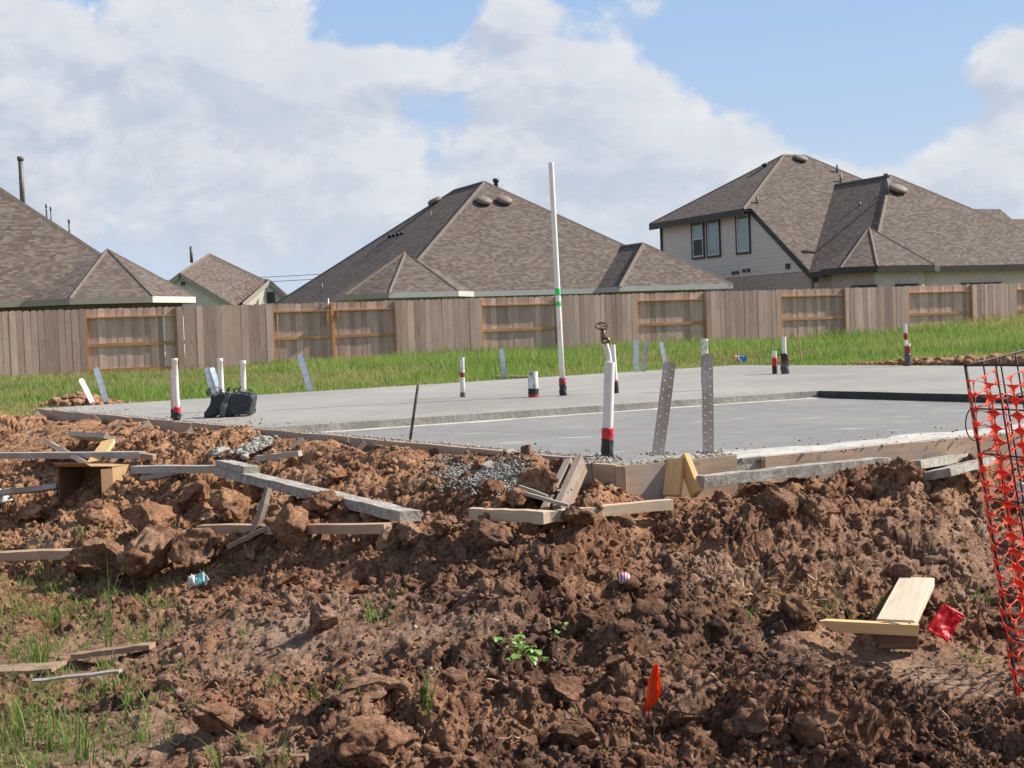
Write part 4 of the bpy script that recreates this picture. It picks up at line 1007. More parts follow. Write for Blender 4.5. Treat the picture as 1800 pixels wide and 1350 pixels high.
# ------------------------------------------------------------------ formwork
def along(p,q,t): return p+(q-p)*t
fw=empty('formwork',tuple(C0)); tag(fw,'line of wooden form boards with slanted braces along the left edge of the slab','formwork')
def rel(e,p): return Vector(p)-e.location
Lt=(EL-C0).length; cuts=[0,.27,.55,.8,1.0]
for a,b in zip(cuts[:-1],cuts[1:]):
    pa=along(C0,EL,a+.001)+nL*.02+Vector((0,0,-.135)); pb=along(C0,EL,b-.001)+nL*.02+Vector((0,0,-.135))
    board('form_board',rel(fw,pa),rel(fw,pb),.038,.27,M_form,fw,jag=.004,seg=8,bev=0)
KICK=[((77,725),(57,744)),((183,734),(172,748)),((228,739),(216,754)),((274,744),(258,763)),((350,751),(338,763)),((418,757),(403,774)),((473,765),(455,784)),((547,770),(536,783)),((655,777),(646,788)),((770,784),(760,794))]
for i,((x0,y0),(x1,y1)) in enumerate(KICK):
    a=U(x0,y0,-.02)+nL*.045; b=a+nL*random.uniform(.2,.3)+dL_*random.uniform(-.04,.04)+Vector((0,0,-.22)); a=a+Vector((0,0,-random.uniform(0,.03)));
    o=board('brace',rel(fw,a),rel(fw,b),.036,random.uniform(.06,.088),M_brace,fw,jag=.002)
    MOUNDS.append(None) if False else None
    # the short stake it is nailed to
    s=a+nL*.0+dL_*.06; board('stake',rel(fw,Vector((s.x,s.y,-.04))+nL*.02),rel(fw,Vector((s.x,s.y,-.45))+nL*.02),.036,.06,M_form,fw)
# braces near the corner
Z_=Vector((0,0,1))
bp=empty('board_pair',tuple(ghit(975,893))); tag(bp,'pair of grey boards leaning side by side from the form by the corner','brace')
for (t_,b_,w_) in (((1010,814),(960,895),.060),((1030,815),(982,896),.085)):
    board('board',rel(bp,U(*t_,.0)+nL*.03),rel(bp,ghit(*b_,.0)-Z_*.02),.038,w_,M_brace,bp,roll=R(12),jag=.002)
bq=empty('leaning_board',tuple(ghit(855,828))); tag(bq,'short grey board lying against the form, left of the gravelly concrete spill','board')
board('board',rel(bq,U(910,797,.01)),rel(bq,ghit(858,826,.02)),.10,.038,M_grey,bq,roll=R(-15),jag=.003); board('stake',rel(bq,U(917,797,.012)),rel(bq,U(917,797,.012)+Vector((0,0,-.3))),.05,.038,M_form,bq)
# corner box
fb=empty('corner_form',tuple(B0)); tag(fb,'pale plywood form box round the raised concrete corner, crusted with mortar','formwork')
zb=Vector((0,0,1))
def vboard(p,q,zt,h,mt,par,nm='form_board',t=.035,**k):
    c=Vector((0,0,zt-h/2)); return board(nm,rel(par,Vector((p.x,p.y,0))+c),rel(par,Vector((q.x,q.y,0))+c),t,h,mt,par,**k)
B1b=B0+uF*(B1-B0).length
vboard(B0+uF*.02,B1b,-.012,.30,M_form,fb,jag=.002,seg=4,bev=0)
Bk=U(1046,812,0)
vboard(Bk,B0-uF*.01,-.005,.30,M_form,fb,bev=0,jag=.002)
vboard(B1b,B1b-nF*.24,-.01,.28,M_form,fb,bev=0)
board('corner_post',rel(fb,B0+Vector((0,0,-.008))+nF*.012),rel(fb,B0+Vector((0,0,-.34))+nF*.012),.05,.035,M_tan,fb)
cl=ghit(1092,890); board('cleat',rel(fb,U(1080,876,-.22)),rel(fb,U(1116,874,-.22)),.07,.06,M_form,fb)
curb=prism('curb',[B0+uF*.01-nF*.015,B1b-nF*.015,B1b-nF*.26,Fc0+uF*.1,C0+(Bk-C0)*.6],-.4,-.02,M_edge,M_edge); tag(curb,'raised rough concrete corner block inside the form','slab',kind='structure')
def onF(px,py,off):
    d=ray(px,py); o_=B0+nF*off; t=(Vector((o_.x,o_.y,0))-Vector((CAM.x,CAM.y,0))).dot(nF)/Vector((d.x,d.y,0)).dot(nF); return CAM+d*t
yb=empty('yellow_brace',tuple(ghit(1195,868))); tag(yb,'two fresh yellow pine boards in an upturned V against the corner form','brace')
board('board',rel(yb,onF(1200,803,.045)),rel(yb,onF(1226,868,.15)),.034,.075,M_yellow,yb,roll=R(0))
board('board',rel(yb,onF(1188,806,.035)),rel(yb,onF(1181,872,.06)),.085,.036,M_yellow,yb,roll=R(0))
ff=empty('front_formwork',tuple(F1)); tag(ff,'crusted form boards along the near edge of the lower slab','formwork')
for a,b in ((-.05,1.2),(1.2,3.3),(3.3,6.5),(6.5,9.0)):
    vboard(F1+uf*a+nF*.02,F1+uf*b+nF*.02,LOW+.004,.30,M_form,ff,seg=8,jag=.004,bev=0)

lb=board('crusted_beam',U(1229,846,-.10),U(1560,812,-.10),.075,.05,M_crust,None,seg=14,jag=.004,bev=0)
tag(lb,'long straight lumber crusted with pale concrete, running right from the corner form','beam')
for (nm,a,b,w_,t_,lift,mt,ro,lab) in [
  ('wide_plank',(1643,834),(1728,812),.16,.04,.04,M_crust,-12,'wide pale plank spattered with concrete just left of the wire cage'),
  ('long_plank',(1600,817),(1830,786),.10,.04,.05,M_crust,-5,'long pale plank half buried behind the wide plank, passing behind the cage')]:
    o=board(nm,ghit(*a,lift),ghit(*b,lift),w_,t_,mt,None,roll=R(ro),seg=8,jag=.003,bev=0); tag(o,lab,'plank')

# concrete crumbs along the forms and the spill
def crumbs(name,P,S,label,mt=M_crust,sub=1,cat='concrete'):
    return tag(scatter_lumps(name,np.array(P),np.array(S),mt,sub,31,.5),label,cat,kind='stuff')
P=[];S=[]
for i in range(1800):
    t=rng.uniform(0,1)**1.5; p=C0+(EL-C0)*t; off=rng.normal(0,.022); s=float(np.clip(np.exp(rng.normal(-5.25,.45)),.0025,.012)); P.append((p.x-nL.x*(.03+off),p.y-nL.y*(.03+off),s*.2)); S.append(s)
for i in range(2600):
    t=rng.uniform(0,1); q=B0+uF*((B1-B0).length*t)-nF*abs(rng.normal(.02,.035)); s=float(np.clip(np.exp(rng.normal(-5.1,.5)),.003,.017))*(1.2-.7*abs(t-.45)); P.append((q.x,q.y,-.022+s*.3+.008)); S.append(s)
for i in range(500):
    q=C0+(Bk-C0)*rng.uniform(0,1)+uF*rng.uniform(-.05,.15)-nF*rng.uniform(0,.1); s=float(np.clip(np.exp(rng.normal(-5.1,.4)),.003,.014)); P.append((q.x,q.y,s*.25-.01)); S.append(s)
for i in range(450):
    t=rng.uniform(-.5,3.3); q=F1+uf*t+nF*rng.normal(.0,.035); s=float(np.clip(np.exp(rng.normal(-5.2,.45)),.003,.013)); P.append((q.x,q.y,LOW+s*.3)); S.append(s)
for (px,py) in ((1160,797),(1245,793),(1067,801)):
    c=U(px,py,0)
    for i in range(40): s=rng.uniform(.006,.016); P.append((c.x+rng.normal(0,.035),c.y+rng.normal(0,.03),s*.4-.005)); S.append(s)
crumbs('mortar_crumbs',P,S,'lumpy grey mortar crumbs along the tops of the form boards')
P=[];S=[]
c=ghit(855,842); 
for i in range(5000):
    a=rng.normal(0,1,2); q=ghit(855+a[0]*42,840+a[1]*13+a[0]*4) if i<260 else None
    if q is None:
        b=P[rng.integers(0,260)]; q=Vector((b[0]+rng.normal(0,.03),b[1]+rng.normal(0,.04),0)); q.z=bz(q.x,q.y)
    z_=bz(q.x,q.y)+.02; s=float(np.clip(np.exp(rng.normal(-5.35,.5)),.0025,.012)); P.append((q.x,q.y,z_-.008+s*.2+rng.uniform(0,.02))); S.append(s)
crumbs('concrete_spill',P,S,'spill of broken grey concrete crumbs on the mud left of the slab corner')
P=[];S=[]
for i in range(260):
    t=rng.uniform(0,1); q=ghit(470-t*45+rng.normal(0,7),780+t*26+rng.normal(0,3)); s=float(np.clip(np.exp(rng.normal(-4.0,.4)),.008,.035)); P.append((q.x,q.y,bz(q.x,q.y)+.03)); S.append(s)
crumbs('rubble_trail',P,S,'short trail of grey concrete rubble behind the crusted beam at the left')

P=[];S=[]
for i in range(420):
    t=abs(rng.normal(0,.3)); e_=rng.uniform(0,1); q=C0+(EL-C0)*e_-nL*(t+.1) if i<260 else F10+uf*rng.uniform(0,3)-nF*(t+.1)
    z_=0.0 if (i<260 and e_>.36) else LOW
    s=float(np.clip(np.exp(rng.normal(-5.4,.5)),.002,.01)); P.append((q.x,q.y,z_+s*.3)); S.append(s)
tag(scatter_lumps('slab_debris',np.array(P),np.array(S),M_soil,1,41,.5,np.tile([.3,.1,.3],(len(P),1))),'tiny crumbs of dirt scattered on the slab near its edges','dirt',kind='stuff')
# ------------------------------------------------------------------ lumber lying about
def lumber(nm,a,b,w_,t_,la,lb_,mt,roll,lab,cat='board',jag=.003,seg=6,tip=None):
    pa=ghit(*a,la); pb=ghit(*b,lb_); o=board(nm,pa,pb,w_,t_,mt,None,roll=R(roll),seg=seg,jag=jag,bev=0 if seg>1 else .003,tip=tip); return tag(o,lab,cat)
lumber('grey_stud',(-60,800),(252,800),.05,.046,.07,.06,M_grey,4,'long straight grey stud above the cardboard box, entering from the left edge','stud')
lumber('stud_stub',(251,801),(272,804),.045,.04,.055,.03,M_tan,4,'short brown stub at the right end of the grey stud','board',seg=1)
lumber('crossed_board',(84,777),(156,817),.09,.035,.06,.04,M_pine,-30,'pale board running down to the right under the grey stud','board')
lumber('pine_lath',(191,777),(164,815),.10,.03,.05,.05,M_yellow,10,'orange pine lath crossing behind the grey stud above the box','board')
lumber('flat_offcut',(132,766),(196,771),.12,.035,.08,.06,M_grey,-25,'short flat grey offcut on the clay behind the orange lath','board')
lumber('grey_stud',(236,825),(392,824),.05,.046,.10,.12,M_grey,3,'grey stud running right from the box to the crusted beam','stud')
lumber('low_lath',(250,842),(330,828),.07,.03,.07,.05,M_grey,-10,'low grey lath just under the stud right of the box','board')
lumber('short_lath',(452,806),(528,797),.05,.035,.05,.05,M_grey,0,'thin pale lath on the clay behind the raised end of the crusted beam','board')
lumber('left_board',(-40,871),(106,855),.09,.035,.05,.07,M_grey,-10,'pale grey board running left from the foot of the cardboard box','board')
lumber('tan_stud',(-60,981),(158,971),.06,.045,.06,.05,M_tan,4,'tan stud lying over grass at the left edge, low in the clods','stud')
lumber('half_buried_stud',(352,930),(682,929),.05,.044,.015,.05,M_tan,2,'half buried stud below the crusted beam, passing behind a big clod','stud')
lumber('pointed_stake',(446,938),(474,858),.035,.03,.0,.17,M_brace,20,'pointed grey stake standing up out of the clods below the beam','stake',tip=.25,seg=3)
lumber('low_stake',(400,962),(470,928),.035,.02,.005,.02,M_mudwood,0,'brown stick low against the clods beneath the pointed stake','stake')
lumber('lath',(828,903),(945,908),.035,.05,.03,.03,M_pine,3,'left piece of the pale lath bent before the corner form','lath')
lumber('lath',(940,908),(962,910),.05,.055,.035,.035,M_pine,2,'short thick splice where the two pale laths meet','lath',seg=1)
lumber('lath',(955,909),(1180,886),.035,.045,.035,.05,M_pine,3,'right piece of the pale lath running to below the yellow brace','lath')
lumber('thin_stick',(912,855),(962,873),.012,.012,.09,.05,M_grey,0,'upper of two thin sticks across the leaning boards','stick',seg=3)
lumber('thin_stick',(924,868),(1000,888),.014,.014,.08,.04,M_grey,0,'lower of two thin sticks across the leaning boards','stick',seg=3)
lumber('edge_plank',(868,664),(935,664),.10,.05,.05,.05,M_tan,0,'short brown plank at the far slab edge beside a leaning strap','plank')
lumber('buried_board',(132,1152),(268,1135),.11,.02,-.018,-.016,M_mudwood,-6,'broad tan board half buried in the weeds at lower left','board')
lumber('wood_strip',(58,1197),(212,1180),.028,.008,.025,.045,M_grey,5,'thin grey slat lying just below the buried board at lower left','slat')
lumber('flat_board',(-20,1180),(105,1172),.13,.015,-.016,-.018,M_mudwood,0,'flat tan board sunk in sand at the left edge above the weeds','board')
lumber('wood_strip',(430,1337),(540,1331),.03,.02,.0,.0,M_mudwood,0,'sunken brown slat at the bottom edge left of centre','slat')
# crusted beam: two stacked timbers
cbm=empty('crusted_beam',tuple(ghit(560,880))); tag(cbm,'heavy beam caked with concrete sloping down right across the clods','beam')
pa=ghit(392,828,.16); pb=ghit(722,908,.045)
board('beam',rel(cbm,pa),rel(cbm,pb),.115,.05,M_crust,cbm,seg=24,jag=.0018,bev=0,roll=R(-4))
pa2=pa+Vector((.0,.02,.042)); board('upper_block',rel(cbm,pa2),rel(cbm,pa2+(pb-pa)*.19),.10,.045,M_crust,cbm,seg=6,jag=.0025,bev=0,roll=R(-4))
# L plank
Lb=empty('nailed_boards',tuple(ghit(1590,1130))); tag(Lb,'pointed pine stick nailed across the end of a wide pale board, lower right','lumber')
pA=ghit(1612,1022,.02); pB=ghit(1574,1098,.07)
board('wide_board',rel(Lb,pA),rel(Lb,pB),.140,.036,M_palepine,Lb,roll=R(0),seg=1)
pC=pB+Vector((.085,-.03,.012)); ppm=F/pC.y
pD=atY(1440,1098,pC.y+.03); pC=atY(1614,1107,pC.y-.02)
mm,L=frame_from(pC,pD)
st=mesh_obj('stick',[(0,-.019,-.02),(0,.019,-.02),(0,.019,.02),(0,-.019,.02),(L*.86,-.019,-.02),(L*.86,.019,-.02),(L*.93,.019,.02),(L*.93,-.019,.02),(L,-.006,.014),(L,.006,.014)],
  [(0,3,2,1),(0,1,5,4),(1,2,6,5),(2,3,7,6),(3,0,4,7),(4,5,9,8),(5,6,9),(7,8,9,6),(4,8,7)],M_yellow,Lb); st.matrix_local=Matrix.Translation(-Lb.location)@mm
board('cross_piece',rel(Lb,pB+Vector((-.065,.0,-.056))),rel(Lb,pB+Vector((.078,-.01,-.06))),.03,.06,M_shadewood,Lb)
for q in (.03,.12):
    d_=(pD-pC).normalized(); tube('nail_head',[pC+d_*q+Vector((0,0,.0195)),pC+d_*q+Vector((0,0,.0225))],.004,M_rebar,Lb,n=8)
# concrete chunk
def chunk(nm,px,py,wpx,hpx,lab,mt,cat,tintc=None,seed=0,ang=.7,lift=.25,sub=5,dep=1.0,fine=1.0):
    g_=ghit(px,py+hpx*.30); ppm=F/g_.y; w_=wpx/ppm/2; h_=hpx/ppm/2
    V0,F0=ico(sub); r=np.random.default_rng(seed+900); V=V0.copy()
    for k in range(11):
        nn=r.normal(size=3); nn/=np.linalg.norm(nn); dd_=r.uniform(.5,.85); pr=V@nn; ov=np.clip(pr-dd_,0,None); V=V-ov[:,None]*nn*ang*1.5
    ph=r.uniform(0,50,3)
    for (nd,am,cw) in ((22,.26,.10),(110,.12,.05),(520,.055,.025)):
        D=r.normal(size=(nd,3)); D/=np.linalg.norm(D,axis=1)[:,None]; val=r.uniform(-.5,.5,nd); tl=r.normal(0,.9,(nd,3))
        U0=V0+.10*np.stack([fbm(V0[:,0]*3+ph[0],V0[:,1]*3+V0[:,2]*2,5,2),fbm(V0[:,1]*3+ph[1],V0[:,2]*3,6,2),fbm(V0[:,2]*3+ph[2],V0[:,0]*3,7,2)],1)
        G=U0@D.T; o_=np.argsort(-G,axis=1)[:,:2]; g1_=np.take_along_axis(G,o_,1); c0=o_[:,0]
        til=((U0-D[c0])*tl[c0]).sum(1); crk=np.clip((g1_[:,0]-g1_[:,1])/cw,0,1)
        V=V*(1+am*(val[c0]+.8*til)*crk-.45*am*(1-crk))[:,None]
    for (fr,am) in ((2.2,.10),(9,.045),(26,.03)):
        nz=fbm(V[:,0]*fr+ph[0]+V[:,2]*fr*.7,V[:,1]*fr+ph[1]-V[:,2]*fr*.9,int(700+seed*3),3); V=V*(1+am*fine*nz)[:,None]
    V=V*np.array([w_,w_*dep,h_])*1.12
    th=r.uniform(-.5,.5); c,s=math.cos(th),math.sin(th); V=np.stack([V[:,0]*c-V[:,2]*s*.4,V[:,1],V[:,2]*c+V[:,0]*s*.25],1)
    col_=None
    if tintc is not None:
        tg=tint(np.array([g_.x]),np.array([g_.y]),np.array([0.]))[0]; tintc=tuple(.45*np.array(tintc)+.55*tg)
        col_=np.clip(np.tile(tintc,(len(V),1))+.25*fbm(V[:,0]*12+ph[0],V[:,1]*12+V[:,2]*9,33,3)[:,None],0,1)
    o=np_mesh(nm,V,F0,mt,col_,sub<4); p=atY(px,py,g_.y+w_*.3); o.location=p
    return tag(o,lab,cat)
OR=(.8,.05,.1);BR=(.25,.15,.1);DK=(.0,.85,.0);TN=(.35,.0,.55)
CL=[(1362,888,92,82,'large lump with a dark grey crust on the mud bank below the front form',(.1,.75,.1)),
(1398,1080,86,72,'round dark brown clod just left of the nailed L of boards',DK),
(567,1090,58,62,'angular tan clod standing alone in the middle left ground',TN),
(172,903,84,60,'reddish clod right in front of the open cardboard box',OR),
(262,915,86,66,'rounded brown clod below and right of the cardboard box',BR),
(338,872,70,60,'rounded clod between the box and the crusted beam',BR),
(408,888,92,70,'craggy orange clod under the raised end of the crusted beam',OR),
(508,932,104,84,'big clod that hides the middle of the half buried stud',OR),
(170,985,120,90,'massive dark sided block of clay right of the tan stud',BR),
(262,975,120,100,'middle block of the cracked row of clay at left',TN),
(345,965,100,84,'right hand block of the cracked row of clay at left',TN),
(680,952,50,54,'cracked tan clod under the right end of the half buried stud',TN),
(722,938,52,50,'tan clod right under the lower tip of the crusted beam',TN),
(562,882,66,52,'dark shaded clod just below the middle of the crusted beam',DK),
(590,838,56,44,'steep orange clod just above the middle of the crusted beam',OR),
(938,852,84,66,'big domed clod wedged under the leaning pair of boards',TN),
(868,862,60,40,'brown clod on the near side of the concrete spill',BR),
(908,872,50,42,'small upright clod left of the two thin sticks',BR),
(862,938,84,56,'flat broad clod in front of the left lath',BR),
(1020,910,70,46,'low clod in front of the right lath',BR),
(1590,826,66,50,'peaked clod crowning the mud bank in front of the slab',BR),
(1440,900,66,50,'clod just right of the dark crusted lump on the bank',BR),
(1270,882,56,40,'clod at the top of the bank below the crusted front lumber',BR),
(632,1212,130,44,'layered slab of dried clay above the biggest bottom clod',TN),
(632,1302,146,92,'biggest clod at the bottom edge, speckled brown, left of centre',BR),
(1322,1262,100,78,'large clod at lower right of the orange flag',BR),
(1440,1290,110,80,'broad clod at the bottom edge below the nailed boards',BR),
(1205,1255,64,54,'grey clod right beside the orange flag',DK),
(378,1262,90,66,'orange clod at the lower left near the long weeds',OR),
(985,1208,74,58,'brown clod left of the orange flag',BR),
(455,1245,60,52,'crumbly reddish clod between the weeds and the biggest clod',OR),
(1098,1195,62,48,'clod directly left of the tip of the orange flag',TN),
(1015,1290,80,60,'dark clod at the bottom edge, nearly under the orange flag',DK),
(300,1200,50,38,'small pale clod right of the thin slat in the weeds',TN),
(775,925,56,40,'low clod between the beam tip and the left lath',BR),
(60,900,60,44,'small reddish clod under the left board at the edge',OR),
(452,862,46,40,'dark orange clod tucked beneath the crusted beam near its top',OR)]
for i,(px,py,w_,h_,lab,tc_) in enumerate(CL):
    chunk('dirt_clod',px,py,w_,h_,lab,M_soil,'clod',tc_,i,ang=.55+.3*(i%3)/2)
chunk('concrete_chunk',385,794,46,20,'flat grey concrete chunk on the clay above the beam',M_crust,'concrete chunk',None,60,.9,sub=4)
chunk('concrete_chunk',470,868,22,16,'small grey concrete chunk by the top of the pointed stake',M_crust,'concrete chunk',None,61,.9,sub=3)
for i,(px,py,w_,lab) in enumerate([(1358,1111,10,'round pale pebble by the dark round clod'),(730,1102,8,'small white pebble right of the lone angular clod'),(757,1176,7,'white pebble beside the upright grass right of centre'),(1243,1170,12,'chalky pebble upper right of the orange flag')]):
    chunk('pebble',px,py,w_,w_*.85,lab,M_pale,'pebble',None,70+i,.4,sub=2)
# mid-size clods, past counting
n=2200; yy=np.exp(rng.uniform(math.log(3.3),math.log(11.5),n)); xx=rng.uniform(-.42,.42,n)*yy
rm=rough_mask(xx,yy); dd=np.maximum((xx-C0.x)*nL.x+(yy-C0.y)*nL.y,(xx-B0.x)*nF.x+(yy-B0.y)*nF.y)
bank=np.exp(-((dd-1.0)/.7)**2)
k=(rng.uniform(0,1,n)<(rm-.25)*(.35+.9*bank))&(dd>.16); xx=xx[k];yy=yy[k]
S=np.clip(np.exp(rng.normal(-3.5,.36,len(xx))),.016,.058)*(.8+.35*bank[k])
V3,F3=ico(3)
tag(scatter_lumps('soil_lumps',np.stack([xx,yy,base(xx,yy)+detail(xx,yy)+S*.10],1),S,M_soil,3,77,.8,tint(xx,yy,yy),.8,smooth=False),'tumbled fist sized lumps of clay over the bank','soil',kind='stuff')

# ------------------------------------------------------------------ pipes and straps
def pipe(bpx,tpx,r,label,z0=0.0,mt=None,bands=(),name='plastic_pipe',group=None,lean=0.0,lip=.0,cat='pipe'):
    b=U(*bpx,z0); t=atY(*tpx,b.y+lean); e=empty(name,tuple(b)); tag(e,label,cat,group); d=(t-b)
    hollow('pipe',b,t,r,mt or M_pvc,e,lip=lip)
    for (t0,t1,m_,k,nm) in bands:
        n_=7; path=[b+d*(t0+(t1-t0)*i/n_) for i in range(n_+1)]; ph=random.uniform(0,9)
        V=[];ax=Vector((1,0,0)); ay=Vector((0,1,0)); N=20
        for i,p_ in enumerate(path):
            for j in range(N):
                a_=2*math.pi*j/N; kk=k+(k-1.02)*.9*math.sin(a_*3+ph+i*1.3)*.5+(k-1.02)*.5*math.sin(a_*7+i*2.1); V.append(p_-b+ax*math.cos(a_)*r*max(kk,1.03)+ay*math.sin(a_)*r*max(kk,1.03))
        Fc=[(i*N+j,i*N+(j+1)%N,(i+1)*N+(j+1)%N,(i+1)*N+j) for i in range(n_) for j in range(N)]+[tuple(range(N))[::-1],tuple(n_*N+j for j in range(N))]
        o=mesh_obj(nm,V,Fc,m_,e,True)
    return e
RD=(M_red,'red_tape');
pipe((312,739),(306.5,630),.024,'white pipe with a red and black taped foot at the near left of the slab',bands=((0,.13,M_blacktape,1.25,'black_wrap'),(.12,.215,M_red,1.18,'red_tape')),lip=.02)
e=pipe((305,736),(301,652),.017,'thin pinkish pipe strapped behind the left taped white pipe',mt=M_pink,bands=((0,.2,M_blacktape,1.15,'black_wrap'),))
pipe((391,722),(386.5,630),.024,'left of two white pipes rising from the black wrapped block',lip=.03)
pipe((429,722),(427,634),.024,'right of two white pipes rising from the black wrapped block',lip=.03)
pipe((813.5,698),(812,628),.0225,'short white pipe with a red mark beyond the thin rebar',mt=M_pvc_dirty,bands=((.0,.12,M_greytape,1.1,'dark_foot'),(.50,.62,M_redold,1.05,'red_mark')))
pipe((938,698),(936.5,653),.046,'short stout dirty white pipe left of the tall pole pipe',mt=M_pvc_dirty,bands=((.0,.13,M_redold,1.06,'red_tape'),(.12,.34,M_blacktape,1.07,'black_wrap')))
pipe((990,695),(968.5,286),.0245,'very tall white pipe with two green bands rising above the fence',bands=((0,.05,M_blacktape,1.3,'black_wrap'),(.045,.075,M_redold,1.28,'red_tape'),(.385,.405,M_green,1.05,'green_band'),(.432,.462,M_green,1.05,'green_band')))
pipe((1083,691),(1077,606),.0235,'white pipe with a black foot directly behind the hose bib pipe',mt=M_pvc,bands=((0,.22,M_blacktape,1.15,'black_wrap'),(.2,.26,M_redold,1.2,'red_tape')))
e=pipe((1239,686),(1238.5,596),.030,'white pipe with a black cord at its side behind the upright strap',mt=M_pvc_dirty,lip=.02)
b=U(1234,685,0); tube('black_cord',[b+Vector((.0,-.02,.0)),b+Vector((-.003,-.02,.08)),b+Vector((.002,-.02,.2)),b+Vector((.006,-.02,.33))],.006,M_black,e,n=6)
pipe((1362,657),(1361,617),.026,'short red taped pipe left of the black collared pipe',mt=M_pvc,bands=((0,.36,M_blacktape,1.12,'black_wrap'),(.34,.72,M_red,1.12,'red_tape')))
e=pipe((1380,657),(1378,592),.024,'white pipe rising from a flared black collar',bands=((.0,.34,M_greytape,1.75,'grey_collar'),(.33,.40,M_redold,1.7,'red_tape'),(.39,.55,M_blacktape,1.6,'black_bag')))
e=pipe((1594.5,643),(1591,569),.022,'farthest right pipe, white with red marks and a grey sleeve',bands=((.62,.78,M_redold,1.05,'red_mark'),))
e2=pipe((1596,643),(1595,604),.036,'grey sleeve with red print round the foot of the farthest right pipe',mt=M_pvc,bands=((0,.56,M_greytape,1.08,'grey_wrap'),(.56,.9,M_redold,1.03,'red_print')),name='pipe_sleeve',cat='sleeve')
# hose bib pipe
e=pipe((1067,802),(1071.5,637),.0258,'pink white sleeve with a slim pipe and valve at the near slab corner',bands=((0,.19,M_blacktape,1.15,'black_wrap'),(.18,.305,M_red,1.13,'red_tape')),name='hose_bib_pipe')
b=U(1067,802,0); Yb=b.y
pts=[atY(1071.5,680,Yb),atY(1071.5,640,Yb),atY(1069,620,Yb),atY(1064,603,Yb),atY(1062,596,Yb)]
tube('inner_pipe',pts,.0135,M_pvc,e,n=12)
v0=atY(1062.5,600,Yb);v1=atY(1060,585,Yb);v2=atY(1058,576,Yb)
tube('valve_body',[v0,v0.lerp(v1,.5),v1,v2],[.011,.017,.013,.008],M_bronze,e,n=12)
tube('spout',[v0.lerp(v1,.5),v0.lerp(v1,.5)+Vector((.02,-.02,-.01)),v0.lerp(v1,.5)+Vector((.022,-.025,-.03))],[.009,.009,.010],M_bronze,e,n=8)
ring=[v2+Vector((math.cos(a)*.03,math.sin(a)*.022,math.sin(a)*.016+.008)) for a in np.linspace(0,2*math.pi,18)]
tube('handle_wheel',ring,.0045,M_rebar,e,n=6)
for a in (0,2.1,4.2): tube('spoke',[v2+Vector((0,0,.008)),v2+Vector((math.cos(a)*.03,math.sin(a)*.022,math.sin(a)*.016+.008))],.0035,M_rebar,e,n=5)
ring=[v0.lerp(v1,.1)+Vector((math.cos(a)*.014,-.02,math.sin(a)*.014)) for a in np.linspace(0,2*math.pi,14)]
tube('lower_ring',ring,.004,M_rebar,e,n=6)

